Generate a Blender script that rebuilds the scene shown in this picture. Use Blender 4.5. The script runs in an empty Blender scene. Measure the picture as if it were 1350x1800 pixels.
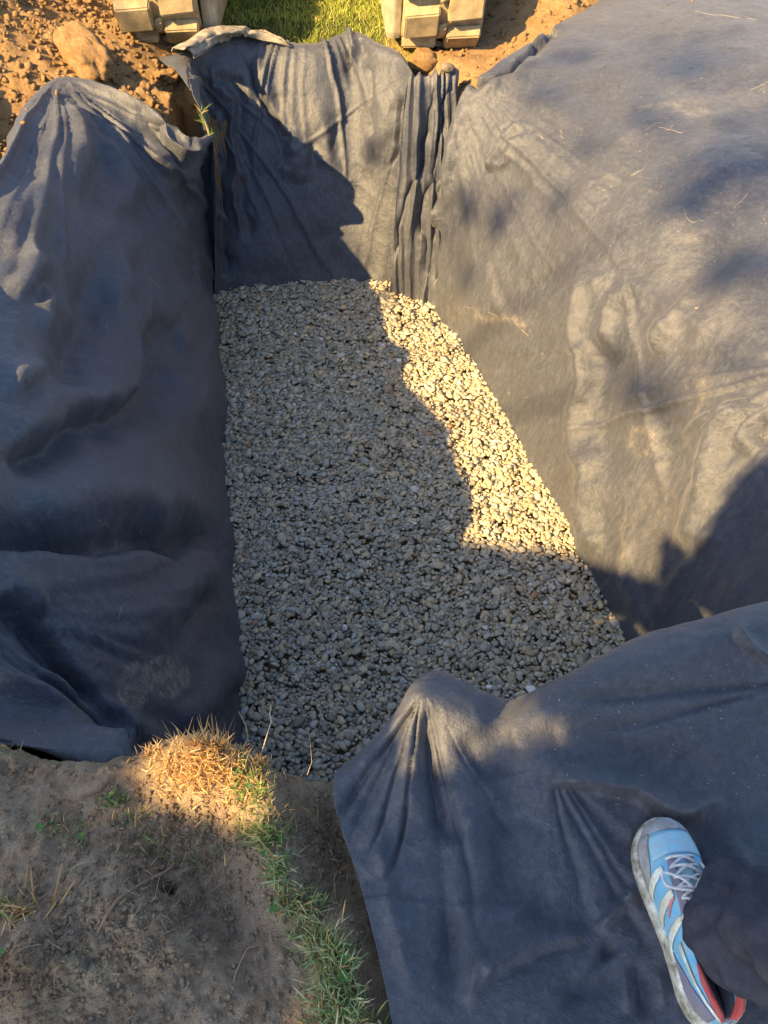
import bpy, bmesh, math, random
import numpy as np
from mathutils import Vector, Matrix, Euler
from mathutils.bvhtree import BVHTree

random.seed(7); RNG = np.random.default_rng(7)
S = bpy.context.scene
C = S.collection

# ------------------------------------------------------------------ camera, sky, sun, exposure
CAM_H = 1.4; PITCH = math.radians(48); FPX = 1352.0
cam_d = bpy.data.cameras.new('camera'); cam = bpy.data.objects.new('camera', cam_d); C.objects.link(cam)
cam.location = (0, 0, CAM_H); cam.rotation_euler = (math.radians(90) - PITCH, 0, 0)
cam_d.sensor_fit = 'VERTICAL'; cam_d.sensor_height = 24; cam_d.lens = 24 * FPX / 1800
cam_d.clip_start = 0.02; cam_d.clip_end = 500
S.camera = cam
SX, SY = 1.12, 0.90                       # horizontal run of a sun ray per metre of fall
W = bpy.data.worlds.new("World"); S.world = W; W.use_nodes = True
nt = W.node_tree; nt.nodes.clear()
sky = nt.nodes.new('ShaderNodeTexSky'); sky.sky_type = 'NISHITA'; sky.sun_disc = False
sky.sun_elevation = math.atan(1 / math.hypot(SX, SY)); sky.sun_rotation = math.atan2(-SX, -SY)
sky.dust_density = 1.0; sky.air_density = 1.0
bg = nt.nodes.new('ShaderNodeBackground'); bg.inputs['Strength'].default_value = 0.09
out = nt.nodes.new('ShaderNodeOutputWorld')
nt.links.new(sky.outputs[0], bg.inputs[0]); nt.links.new(bg.outputs[0], out.inputs[0])
sun_d = bpy.data.lights.new('sun', 'SUN'); sun = bpy.data.objects.new('sun', sun_d); C.objects.link(sun)
sun_d.energy = 5.0; sun_d.angle = math.radians(0.55); sun_d.color = (1.0, 0.68, 0.29)
sun.rotation_euler = Vector((-SX, -SY, 1)).to_track_quat('Z', 'Y').to_euler(); sun.location = (-6, -5, 8)
S.view_settings.view_transform = 'Standard'; S.view_settings.look = 'None'
S.view_settings.exposure = 2.05; S.view_settings.gamma = 1.0
try: S.view_settings.use_curve_mapping = False
except Exception: pass

# ------------------------------------------------------------------ measuring helpers (the surveyed place)
cP, sP = math.cos(PITCH), math.sin(PITCH)
def ray(u, v):
    a = (u - 675) / FPX; b = (900 - v) / FPX
    return np.array([a, cP + b * sP, -sP + b * cP])
def pz(u, v, z=0.0):
    r = ray(u, v); t = (z - CAM_H) / r[2]; return (t * r[0], t * r[1], z)
def py(u, v, y):
    r = ray(u, v); t = y / r[1]; return (t * r[0], y, CAM_H + t * r[2])
def proj(P):
    d = P[..., 1] * cP - (P[..., 2] - CAM_H) * sP
    up = P[..., 1] * sP + (P[..., 2] - CAM_H) * cP
    d = np.maximum(d, 0.05)
    return 675 + FPX * P[..., 0] / d, 900 - FPX * up / d

# ------------------------------------------------------------------ noise
def _h(ix, iy, iz, k=0):
    n = (ix.astype(np.int64) * 374761393 + iy.astype(np.int64) * 668265263 + iz.astype(np.int64) * 2147483647 + k * 974634777) & 0xFFFFFFFF
    n = ((n ^ (n >> 13)) * 1274126177) & 0xFFFFFFFF
    n = ((n ^ (n >> 16)) * 2246822519) & 0xFFFFFFFF
    return ((n ^ (n >> 15)) & 0xFFFFFF) / float(0xFFFFFF)
def vnoise(x, y, z=None, k=0):
    z = np.zeros_like(x) if z is None else z
    ix, iy, iz = np.floor(x), np.floor(y), np.floor(z)
    fx, fy, fz = x - ix, y - iy, z - iz
    fx, fy, fz = [f * f * f * (f * (f * 6 - 15) + 10) for f in (fx, fy, fz)]
    r = 0
    for dx in (0, 1):
        for dy in (0, 1):
            for dz in (0, 1):
                w = (fx if dx else 1 - fx) * (fy if dy else 1 - fy) * (fz if dz else 1 - fz)
                r = r + w * _h(ix + dx, iy + dy, iz + dz, k)
    return r * 2 - 1
def fbm(x, y, z=None, o=4, k=0, g=0.5):
    a = 1; r = 0; s = 1
    for i in range(o):
        r = r + a * vnoise(x * s, y * s, None if z is None else z * s, k + i); a *= g; s *= 2.03
    return r
def worley(x, y, k=0):
    ix, iy = np.floor(x), np.floor(y); best = np.full(x.shape, 9.0)
    for dx in (-1, 0, 1):
        for dy in (-1, 0, 1):
            cx, cy = ix + dx, iy + dy; zz = np.zeros_like(cx)
            px = cx + _h(cx, cy, zz, k); pyy = cy + _h(cx, cy, zz, k + 1)
            best = np.minimum(best, (px - x) ** 2 + (pyy - y) ** 2)
    return np.sqrt(best)
def sstep(a, b, x):
    t = np.clip((x - a) / (b - a), 0, 1); return t * t * (3 - 2 * t)

# ------------------------------------------------------------------ object helpers
def tag(o, label=None, cat=None, group=None, kind=None):
    if label: o['label'] = label
    if cat: o['category'] = cat
    if group: o['group'] = group
    if kind: o['kind'] = kind
    return o
def empty(name, loc, rz=0.0):
    o = bpy.data.objects.new(name, None); C.objects.link(o); o.location = loc; o.rotation_euler = (0, 0, rz)
    o.empty_display_size = 0.1
    return o
def mesh_obj(name, V, F, mat, parent=None, smooth=True, cols=None, fl=None):
    me = bpy.data.meshes.new(name)
    V = np.asarray(V, dtype=np.float32)
    if isinstance(F, np.ndarray):
        n, k = F.shape
        me.vertices.add(len(V)); me.vertices.foreach_set('co', V.ravel())
        me.loops.add(n * k); me.loops.foreach_set('vertex_index', F.ravel().astype(np.int32))
        me.polygons.add(n); me.polygons.foreach_set('loop_start', np.arange(0, n * k, k, dtype=np.int32))
        me.polygons.foreach_set('loop_total', np.full(n, k, dtype=np.int32))
        me.update(calc_edges=True)
    else:
        me.from_pydata([tuple(map(float, v)) for v in V], [], F); me.update()
    if smooth: me.polygons.foreach_set('use_smooth', np.ones(len(me.polygons), dtype=bool))
    if cols is not None:
        a = me.color_attributes.new('col', 'FLOAT_COLOR', 'POINT')
        c4 = np.ones((len(V), 4), dtype=np.float32); c4[:, :3] = cols; a.data.foreach_set('color', c4.ravel())
    if fl:
        for k_, arr in fl.items():
            a = me.attributes.new(k_, 'FLOAT', 'POINT'); a.data.foreach_set('value', np.asarray(arr, dtype=np.float32).ravel())
    me.materials.append(mat); me.validate()
    o = bpy.data.objects.new(name, me); C.objects.link(o)
    if parent: o.parent = parent
    return o
def grid_faces(n, m):
    i, j = np.meshgrid(np.arange(n - 1), np.arange(m - 1), indexing='ij'); a = (i * m + j).ravel()
    return np.stack([a, a + 1, a + m + 1, a + m], 1)
def tube(pts, r, n=6, cap=True):
    pts = [Vector(p) for p in pts]; V = []; F = []
    rs = r if isinstance(r, (list, tuple)) else [r] * len(pts)
    up = Vector((0.13, 0.21, 0.97))
    for i, p in enumerate(pts):
        t = (pts[min(i + 1, len(pts) - 1)] - pts[max(i - 1, 0)]).normalized()
        a = t.cross(up)
        if a.length < 1e-3: a = t.cross(Vector((1, 0, 0)))
        a.normalize(); b = t.cross(a)
        for k in range(n):
            q = 2 * math.pi * k / n; V.append(p + (a * math.cos(q) + b * math.sin(q)) * rs[i])
    for i in range(len(pts) - 1):
        for k in range(n):
            F.append((i * n + k, i * n + (k + 1) % n, (i + 1) * n + (k + 1) % n, (i + 1) * n + k))
    if cap: F.append(tuple(range(n))[::-1]); F.append(tuple(range((len(pts) - 1) * n, len(pts) * n)))
    return V, F
class MB:
    def __init__(s): s.V = []; s.F = []
    def add(s, VF):
        o = len(s.V); s.V += [tuple(v) for v in VF[0]]; s.F += [tuple(i + o for i in f) for f in VF[1]]; return s
    def box(s, c, d, bev=0.0, M=None):
        bm = bmesh.new(); bmesh.ops.create_cube(bm, size=1)
        for v in bm.verts: v.co = Vector((v.co.x * d[0], v.co.y * d[1], v.co.z * d[2]))
        if bev: bmesh.ops.bevel(bm, geom=bm.edges[:], offset=bev, segments=2, affect='EDGES', profile=0.6)
        for v in bm.verts: v.co = (M @ v.co if M else v.co) + Vector(c)
        bm.verts.index_update()
        s.add(([v.co.copy() for v in bm.verts], [tuple(v.index for v in f.verts) for f in bm.faces])); bm.free(); return s
    def build(s, name, mat, parent=None, smooth=False): return mesh_obj(name, s.V, s.F, mat, parent, smooth)

# ------------------------------------------------------------------ materials
def newmat(name):
    m = bpy.data.materials.new(name); m.use_nodes = True; t = m.node_tree; t.nodes.clear()
    o = t.nodes.new('ShaderNodeOutputMaterial'); b = t.nodes.new('ShaderNodeBsdfPrincipled'); t.links.new(b.outputs[0], o.inputs[0])
    return m, t, b
def nnoise(t, scale, detail=4, rough=0.55, vec=None, dist=0.0):
    n = t.nodes.new('ShaderNodeTexNoise'); n.inputs['Scale'].default_value = scale; n.inputs['Detail'].default_value = detail
    n.inputs['Roughness'].default_value = rough; n.inputs['Distortion'].default_value = dist
    if vec is None:
        g = t.nodes.new('ShaderNodeNewGeometry'); vec = g.outputs['Position']
    t.links.new(vec, n.inputs['Vector']); return n.outputs['Fac']
def ramp(t, fac, stops):
    r = t.nodes.new('ShaderNodeValToRGB'); e = r.color_ramp.elements
    while len(e) > 1: e.remove(e[-1])
    e[0].position, e[0].color = stops[0][0], (*stops[0][1], 1)
    for p, c in stops[1:]:
        x = e.new(p); x.color = (*c, 1)
    t.links.new(fac, r.inputs[0]); return r.outputs[0]
def mixc(t, f, a, b, mode='MIX'):
    m = t.nodes.new('ShaderNodeMix'); m.data_type = 'RGBA'; m.blend_type = mode
    if isinstance(f, (int, float)): m.inputs[0].default_value = f
    else: t.links.new(f, m.inputs[0])
    for i, x in ((6, a), (7, b)):
        if isinstance(x, tuple): m.inputs[i].default_value = (*x, 1)
        else: t.links.new(x, m.inputs[i])
    return m.outputs[2]
def mth(t, op, a, b=0.0):
    m = t.nodes.new('ShaderNodeMath'); m.operation = op
    for i, x in ((0, a), (1, b)):
        if isinstance(x, (int, float)): m.inputs[i].default_value = x
        else: t.links.new(x, m.inputs[i])
    return m.outputs[0]
def bump(t, b, h, strength, dist):
    n = t.nodes.new('ShaderNodeBump'); n.inputs['Strength'].default_value = strength; n.inputs['Distance'].default_value = dist
    t.links.new(h, n.inputs['Height']); t.links.new(n.outputs[0], b.inputs['Normal'])
def attr(t, name):
    a = t.nodes.new('ShaderNodeAttribute'); a.attribute_name = name; return a

def fabric_mat():
    m, t, b = newmat('black_geotextile')
    fine = nnoise(t, 420, 3, 0.7); med = nnoise(t, 38, 5, 0.65); big = nnoise(t, 3.2, 4, 0.6)
    # felted fibres: stretched noise in two directions
    g = t.nodes.new('ShaderNodeNewGeometry'); mp = t.nodes.new('ShaderNodeMapping'); mp.inputs['Scale'].default_value = (1, 1, 0.4)
    mp.inputs['Rotation'].default_value = (0.3, 0.5, 0.2)
    t.links.new(g.outputs['Position'], mp.inputs[0]); fib = nnoise(t, 260, 3, 0.6, mp.outputs[0])
    c = ramp(t, fib, [(0.25, (0.030, 0.034, 0.046)), (0.75, (0.056, 0.062, 0.080))])
    c = mixc(t, mth(t, 'MULTIPLY', ramp(t, med, [(0.45, (0, 0, 0)), (0.75, (1, 1, 1))]), 0.35), c, (0.092, 0.096, 0.114))
    c = mixc(t, mth(t, 'MULTIPLY', ramp(t, big, [(0.4, (0, 0, 0)), (0.7, (1, 1, 1))]), 0.3), c, (0.026, 0.028, 0.038))
    mp2 = t.nodes.new('ShaderNodeMapping'); mp2.inputs['Scale'].default_value = (1, 1, 0.07); mp2.inputs['Rotation'].default_value = (0.35, -0.2, 0.3)
    t.links.new(g.outputs['Position'], mp2.inputs[0]); stk = nnoise(t, 75, 4, 0.65, mp2.outputs[0])
    c = mixc(t, 1.0, c, ramp(t, stk, [(0.3, (0.80, 0.80, 0.80)), (0.5, (1.0, 1.0, 1.0)), (0.72, (1.45, 1.43, 1.40))]), 'MULTIPLY')
    d = attr(t, 'dust'); spk = nnoise(t, 150, 4, 0.75); bl_ = nnoise(t, 26, 4, 0.7)
    sp = mth(t, 'MULTIPLY', ramp(t, spk, [(0.42, (0, 0, 0)), (0.58, (1, 1, 1))]), ramp(t, bl_, [(0.42, (0, 0, 0)), (0.6, (1, 1, 1))]))
    f = mth(t, 'MULTIPLY', mth(t, 'MINIMUM', d.outputs['Fac'], 1.0), mth(t, 'ADD', mth(t, 'MULTIPLY', sp, 0.75), 0.12))
    c = mixc(t, f, c, (0.30, 0.26, 0.20))
    t.links.new(c, b.inputs['Base Color']); b.inputs['Roughness'].default_value = 0.54
    b.inputs['Specular IOR Level'].default_value = 0.50
    b.inputs['Sheen Weight'].default_value = 0.10; b.inputs['Sheen Roughness'].default_value = 0.45
    b.inputs['Sheen Tint'].default_value = (0.95, 0.95, 1, 1)
    wr1 = nnoise(t, 7, 5, 0.6, None, 0.8); wr2 = nnoise(t, 17, 4, 0.6, None, 0.6)
    rid = mth(t, 'ADD', mth(t, 'ABSOLUTE', mth(t, 'SUBTRACT', wr1, 0.5)), mth(t, 'MULTIPLY', mth(t, 'ABSOLUTE', mth(t, 'SUBTRACT', wr2, 0.5)), 0.45))
    h = mth(t, 'ADD', mth(t, 'ADD', fine, mth(t, 'MULTIPLY', fib, 0.5)), mth(t, 'MULTIPLY', med, 3.0))
    bump(t, b, mth(t, 'ADD', mth(t, 'MULTIPLY', h, 0.0012), mth(t, 'MULTIPLY', rid, -0.010)), 1.0, 1.0)
    return m
def soil_mat(name, stops, rough=0.95, spec=0.15, gr=None):
    m, t, b = newmat(name)
    n1 = nnoise(t, 9, 7, 0.68); n2 = nnoise(t, 60, 6, 0.7); n3 = nnoise(t, 400, 3, 0.7)
    c = ramp(t, mth(t, 'ADD', mth(t, 'MULTIPLY', n1, 0.55), mth(t, 'MULTIPLY', n2, 0.45)), stops)
    c = mixc(t, 0.5, c, ramp(t, n3, [(0.3, (0.55, 0.55, 0.55)), (0.7, (1.3, 1.3, 1.3))]), 'MULTIPLY')
    if gr:
        a = attr(t, 'lawn')
        c = mixc(t, a.outputs['Fac'], c, ramp(t, n2, [(0.3, (0.035, 0.05, 0.015)), (0.7, (0.10, 0.11, 0.04))]))
    t.links.new(c, b.inputs['Base Color']); b.inputs['Roughness'].default_value = rough; b.inputs['Specular IOR Level'].default_value = spec
    bump(t, b, mth(t, 'ADD', mth(t, 'MULTIPLY', n2, 3), mth(t, 'MULTIPLY', n3, 1.4)), 1.0, 0.006)
    return m
def vcol_mat(name, rough=0.7, spec=0.3, nscale=300, namp=0.35, bs=0.3, bd=0.001, trans=0.0):
    m, t, b = newmat(name)
    a = attr(t, 'col'); n = nnoise(t, nscale, 4, 0.65)
    c = mixc(t, 1.0, a.outputs['Color'], ramp(t, n, [(0.25, (1 - namp,) * 3), (0.75, (1 + namp,) * 3)]), 'MULTIPLY')
    t.links.new(c, b.inputs['Base Color']); b.inputs['Roughness'].default_value = rough; b.inputs['Specular IOR Level'].default_value = spec
    if bs: bump(t, b, n, bs, bd)
    if trans:
        tr = t.nodes.new('ShaderNodeBsdfTranslucent'); t.links.new(c, tr.inputs[0]); mx = t.nodes.new('ShaderNodeMixShader'); mx.inputs[0].default_value = trans
        o = [x for x in t.nodes if x.type == 'OUTPUT_MATERIAL'][0]
        t.links.new(b.outputs[0], mx.inputs[1]); t.links.new(tr.outputs[0], mx.inputs[2]); t.links.new(mx.outputs[0], o.inputs[0])
    return m
def dirty_mat(name, col, dirt, amount=0.5, scale=30, rough=0.7, spec=0.3, bd=0.0015, metal=0.0):
    m, t, b = newmat(name)
    n = nnoise(t, scale, 6, 0.65); n2 = nnoise(t, scale * 9, 3, 0.7)
    f = ramp(t, n, [(0.5 - amount * 0.35, (1, 1, 1)), (0.78 - amount * 0.2, (0, 0, 0))])
    c = mixc(t, f, col, dirt)
    c = mixc(t, 0.6, c, ramp(t, n2, [(0.3, (0.75,) * 3), (0.7, (1.2,) * 3)]), 'MULTIPLY')
    t.links.new(c, b.inputs['Base Color']); b.inputs['Roughness'].default_value = rough; b.inputs['Specular IOR Level'].default_value = spec
    b.inputs['Metallic'].default_value = metal
    bump(t, b, mth(t, 'ADD', n, mth(t, 'MULTIPLY', n2, 0.4)), 0.6, bd)
    return m
M_FAB = fabric_mat()
M_CLAY = soil_mat('orange_clay', [(0.34, (0.20, 0.118, 0.052)), (0.5, (0.34, 0.212, 0.100)), (0.66, (0.44, 0.295, 0.155))], gr=True)
M_TOP = soil_mat('brown_topsoil', [(0.36, (0.24, 0.162, 0.100)), (0.48, (0.38, 0.272, 0.175)), (0.58, (0.47, 0.36, 0.245)), (0.7, (0.55, 0.44, 0.31))])
M_STONE = vcol_mat('gravel_stone', 0.55, 0.4, 140, 0.28, 0.35, 0.002)
M_BLADE = vcol_mat('grass_blade', 0.6, 0.25, 60, 0.2, 0, 0, 0.42)
M_CLOD = soil_mat('clay_clod', [(0.34, (0.21, 0.122, 0.052)), (0.5, (0.36, 0.222, 0.103)), (0.66, (0.46, 0.305, 0.158))])
M_ROOT = vcol_mat('dry_root', 0.8, 0.2, 200, 0.2, 0, 0)

# ------------------------------------------------------------------ draped sheets
def catmull(P, n):
    """P: (k, ...) -> (n, ...) Catmull-Rom through the control points"""
    k = P.shape[0]; t = np.linspace(0, k - 1, n); i = np.minimum(t.astype(int), k - 2); f = (t - i).reshape((-1,) + (1,) * (P.ndim - 1))
    Pe = np.concatenate([2 * P[:1] - P[1:2], P, 2 * P[-1:] - P[-2:-1]], 0)
    p0, p1, p2, p3 = Pe[i], Pe[i + 1], Pe[i + 2], Pe[i + 3]
    return 0.5 * (2 * p1 + (p2 - p0) * f + (2 * p0 - 5 * p1 + 4 * p2 - p3) * f ** 2 + (3 * p1 - p0 - 3 * p2 + p3) * f ** 3)
def stroke_field(U, V, pts, w, kind='ridge', taper=0.35):
    """height of a fold along a polyline surveyed on the cloth"""
    best = np.full(U.shape, 1e9); par = np.zeros(U.shape); sgn = np.zeros(U.shape)
    seg = [math.dist(pts[i], pts[i + 1]) for i in range(len(pts) - 1)]; tot = sum(seg); acc = 0
    for i in range(len(pts) - 1):
        (x0, y0), (x1, y1) = pts[i], pts[i + 1]; dx, dy = x1 - x0, y1 - y0; L2 = dx * dx + dy * dy
        t = np.clip(((U - x0) * dx + (V - y0) * dy) / L2, 0, 1)
        ex, ey = U - x0 - t * dx, V - y0 - t * dy; d = np.hypot(ex, ey)
        m = d < best; best = np.where(m, d, best); par = np.where(m, (acc + t * seg[i]) / tot, par)
        sgn = np.where(m, np.sign(ex * dy - ey * dx), sgn); acc += seg[i]
    ends = sstep(0, taper, par) * sstep(0, taper, 1 - par) if taper else 1.0
    q = best / w
    if kind == 'ridge': f = (1 + 1.25 * q) * np.exp(-1.25 * q) * 0.6 + 0.4 * np.exp(-q * q)
    elif kind == 'sharp': f = np.exp(-q * 1.6)
    elif kind == 'lap':                     # one side falls away sharply, the other gently
        f = np.where(sgn > 0, np.exp(-(q * 0.7) ** 2), np.exp(-(q * 3.2) ** 2))
    elif kind == 'lapr': f = np.where(sgn < 0, np.exp(-(q * 0.7) ** 2), np.exp(-(q * 3.2) ** 2))
    return f * ends
ALL_BVH = []
def fan_folds(U, V, a, ph, n, r, amp, seed, wid=0.15, out_=0.5):
    """crisp tension folds radiating from the point where the cloth is held"""
    dx, dy = U - a[0], V - a[1]; rr = np.hypot(dx, dy) + 1e-6; phi = np.degrees(np.arctan2(dy, dx))
    t = (phi - ph[0]) / (ph[1] - ph[0]) * n; inside = sstep(0, 0.8, t) * sstep(0, 0.8, n - t)
    t = t + 0.55 * vnoise(rr / 230 + seed, t * 0.7 + seed) + 0.04 * vnoise(rr / 60 + seed, t * 1.5)
    c = np.floor(t); f = t - c; z = np.zeros_like(c); H = np.zeros(U.shape)
    for dc in (-1, 0, 1):
        cc = c + dc; a1, a2, a3, a4 = (_h(cc, z + seed, z, q) for q in (1, 2, 3, 4))
        d = f - dc - 0.2 - 0.6 * a3; w = wid * (0.6 + 1.3 * a2)
        q = np.abs(d) / np.where(d > 0, w, w * (0.35 + 0.9 * a4))
        H += (0.06 + 1.1 * a1 ** 2.4) * (1 + 1.4 * q) * np.exp(-1.4 * q) * (1 - sstep(r[1] * (0.45 + 0.55 * a4), r[1] * (0.75 + 0.7 * a4), rr))
    return amp * (H - 0.25) * inside * sstep(r[0] * 0.3, r[0] + 30, rr) * (rr / (rr + 60)) ** out_
def normals(P):
    du = np.gradient(P, axis=0); dv = np.gradient(P, axis=1); n = np.cross(du, dv); return n / np.maximum(np.linalg.norm(n, axis=-1, keepdims=True), 1e-9)
def make_sheet(label, ctrl, nu, nv, strokes, dust=(), flip=1, wr=0.004, streak=None, extra=None, thick=0.003, amp=1.0, fans=()):
    ctrl = np.array(ctrl, dtype=float)
    P = catmull(ctrl, nu); P = catmull(P.transpose(1, 0, 2), nv).transpose(1, 0, 2)
    N = normals(P) * flip; U, V = proj(P)
    # a little warp so that no fold runs dead straight
    Uw = U + 13 * fbm(P[..., 0] * 5, P[..., 1] * 5, P[..., 2] * 5, 3, 11); Vw = V + 13 * fbm(P[..., 0] * 5, P[..., 1] * 5, P[..., 2] * 5, 3, 21)
    D = np.zeros(U.shape)
    for s in strokes:
        pts, w, a = s[:3]; k = s[3] if len(s) > 3 else 'ridge'; tp = s[4] if len(s) > 4 else 0.35
        D += amp * a * stroke_field(Uw, Vw, pts, w, k, tp)
    x, y, z = P[..., 0], P[..., 1], P[..., 2]
    D += wr * 2.2 * fbm(x * 2.6, y * 2.6, z * 2.6, 3, 3)
    D += wr * 0.8 * (1 - np.abs(fbm(x * 9, y * 9, z * 6, 3, 5))) ** 2 * 0.6
    for fn in fans: D += fan_folds(0.72 * U + 0.28 * Uw, 0.72 * V + 0.28 * Vw, *fn)
    if extra is not None: D += extra(P, U, V)
    if streak is not None:
        ang, amp, fr = streak
        c_, s_ = math.cos(ang), math.sin(ang); a_ = U * c_ + V * s_; b_ = -U * s_ + V * c_
        D += amp * fbm(a_ / 160, b_ / fr, None, 4, 31)
    P = P + N * D[..., None]
    du = np.zeros(U.shape)
    for kind, pts, w, a in dust:
        if kind == 's': du += a * stroke_field(Uw, Vw, pts, w, 'ridge', 0.1)
        elif kind == 'e':
            (cx, cy, rx, ry, an) = pts; ca, sa = math.cos(an), math.sin(an)
            ex = ((U - cx) * ca + (V - cy) * sa) / rx; ey = (-(U - cx) * sa + (V - cy) * ca) / ry; r = np.hypot(ex, ey)
            du += a * (1 - sstep(1 - w, 1 + w * 0.5, r))
        elif kind == 'tread':
            (cx, cy, rx, ry, an) = pts; ca, sa = math.cos(an), math.sin(an)
            ex = ((U - cx) * ca + (V - cy) * sa) / rx; ey = (-(U - cx) * sa + (V - cy) * ca) / ry; r = np.hypot(ex, ey)
            lug = 0.25 + 0.75 * sstep(-0.3, 0.3, np.sin(ex * rx * 0.85 + 2 * np.sin(ey * ry * 0.35)))
            du += a * (1 - sstep(1 - w, 1 + w * 0.3, r)) * lug
        elif kind == 'ring':
            (cx, cy, rx, ry, an) = pts; ca, sa = math.cos(an), math.sin(an)
            ex = ((U - cx) * ca + (V - cy) * sa) / rx; ey = (-(U - cx) * sa + (V - cy) * ca) / ry; r = np.hypot(ex, ey)
            du += a * np.exp(-((r - 1) / w) ** 2)
    F = grid_faces(nu, nv)
    if flip < 0: F = F[:, ::-1]
    o = mesh_obj('geotextile_sheet', P.reshape(-1, 3), F, M_FAB, fl={'dust': du})
    sm = o.modifiers.new('cloth_thickness', 'SOLIDIFY'); sm.thickness = thick; sm.offset = -1
    tag(o, label, 'fabric sheet', 'black geotextile sheets lining the pit')
    ALL_BVH.append(BVHTree.FromPolygons([tuple(v) for v in P.reshape(-1, 3)[:, :].tolist()], F.tolist()))
    return o, P

# --- left sheet: fan of rows from the gravel edge up to the spoil
def fan(B, T, prof=((0, 0), (0.14, 0.30), (0.34, 0.60), (0.62, 0.86), (1, 1)), bulge=None):
    rows = []
    for k, (b, t) in enumerate(zip(B, T)):
        b = np.array(b); t = np.array(t); r = []
        for h, zf in prof:
            p = b + (t - b) * h; p[2] = b[2] + (t[2] - b[2]) * zf; r.append(p)
        rows.append(r)
    return rows
ZB = -1.17
LB = [(-0.92, 4.22, ZB), (-1.04, 3.97, ZB), (-0.97, 3.62, ZB), (-0.87, 3.22, ZB), (-0.78, 2.85, ZB), (-0.68, 2.4, ZB), (-0.58, 1.95, ZB), (-0.51, 1.55, ZB), (-0.47, 1.2, ZB), (-0.42, 0.9, ZB), (-0.1, 0.76, ZB)]
LT = [(-0.83, 3.84, -0.15), (-0.91, 3.66, -0.10), pz(230, 168, 0.05), pz(95, 150, 0.09), pz(-10, 310, 0.08), (-1.58, 2.3, 0.15), (-1.52, 1.85, 0.25), (-1.44, 1.45, 0.36), (-1.36, 1.1, 0.36), (-1.13, 0.78, 0.02), (-0.5, 0.66, -0.12)]
Lrows = fan(LB, LT)
for r in Lrows: r.append(r[-1] + np.array([-0.05, 0.03, -0.06]))
Lst = [
 ([(262, 520), (278, 620), (250, 695), (170, 735), (60, 790), (-20, 820)], 34, -0.075, 'lap', 0.2),
 ([(215, 600), (190, 690), (60, 745), (-20, 770)], 45, 0.035),
 ([(165, 400), (165, 560), (115, 660), (60, 700)], 28, -0.055),
 ([(243, 430), (248, 510), (215, 565)], 16, -0.03),
 ([(215, 420), (225, 520), (205, 600)], 22, 0.03),
 ([(330, 470), (360, 640), (380, 800)], 50, 0.03),
 ([(-30, 925), (120, 955), (280, 965), (410, 962)], 34, -0.075, 'lap', 0.15),
 ([(-30, 870), (130, 885), (300, 890), (400, 900)], 50, 0.045),
 ([(-30, 1040), (70, 1085), (150, 1190), (215, 1290)], 24, -0.05, 'lapr', 0.1),
 ([(-30, 1110), (70, 1175), (165, 1262), (230, 1310)], 18, -0.035, 'lapr', 0.1),
 ([(-30, 1180), (60, 1225), (160, 1290), (230, 1330)], 30, 0.05, 'ridge', 0.1),
 ([(-20, 1000), (60, 1050), (100, 1100)], 22, 0.04),
 ([(235, 1130), (320, 1040), (405, 985)], 34, 0.04),
 ([(300, 1150), (380, 1060), (415, 1020)], 20, -0.025),
 ([(330, 1300), (385, 1200), (430, 1130)], 20, 0.035),
 ([(370, 1300), (420, 1210), (440, 1180)], 14, -0.022),
 ([(205, 205), (215, 290), (222, 400)], 26, 0.045),
 ([(130, 175), (130, 270), (138, 350)], 24, 0.04),
 ([(175, 230), (170, 330), (168, 420)], 20, -0.03),
 ([(60, 300), (30, 400), (10, 520)], 40, 0.035),
 ([(15, 480), (45, 500), (60, 520)], 22, 0.04), ([(70, 520), (78, 570), (80, 610)], 16, 0.03), ([(0, 690), (30, 680), (50, 700)], 22, 0.035),
 ([(250, 240), (285, 265), (330, 330)], 34, 0.060, 'ridge', 0.4),
 ([(170, 150), (215, 205), (260, 300)], 16, 0.015),
 ([(335, 290), (345, 400), (355, 520), (372, 640)], 9, 0.022), ([(352, 280), (362, 400), (366, 520)], 7, -0.02, 'sharp', 0.1), ([(316, 300), (325, 400), (340, 520)], 10, -0.018),
 ([(290, 270), (300, 400), (320, 560), (350, 720)], 22, 0.02),
]
Ldust = [('tread', (300, 1188, 38, 34, -0.2), 0.2, 3.0), ('tread', (252, 1186, 34, 26, -0.2), 0.25, 1.8), ('ring', (304, 1186, 33, 32, 0), 0.14, 2.4), ('tread', (240, 1218, 26, 27, -0.5), 0.25, 2.2), ('ring', (240, 1216, 26, 27, -0.5), 0.12, 1.0),
         ('s', [(170, 915), (200, 935)], 3, 0.4), ('e', (130, 240, 60, 60, 0), 1.0, 0.12), ('e', (45, 1330, 90, 40, 0.3), 1.0, 0.25)]
make_sheet('black fabric sheet down the shaded left side of the pit, with a dusty shoeprint', Lrows, 300, 200, Lst, Ldust, flip=-1, wr=0.008, amp=1.5, fans=[((105, 130), (20, 128), 15, (20, 620), 0.045, 3, 0.14), ((372, 235), (78, 122), 8, (60, 620), 0.022, 9, 0.14), ((-120, 1060), (-12, 38), 9, (60, 560), 0.045, 15, 0.16), ((470, 930), (120, 200), 8, (10, 330), 0.028, 22, 0.16)])

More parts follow.
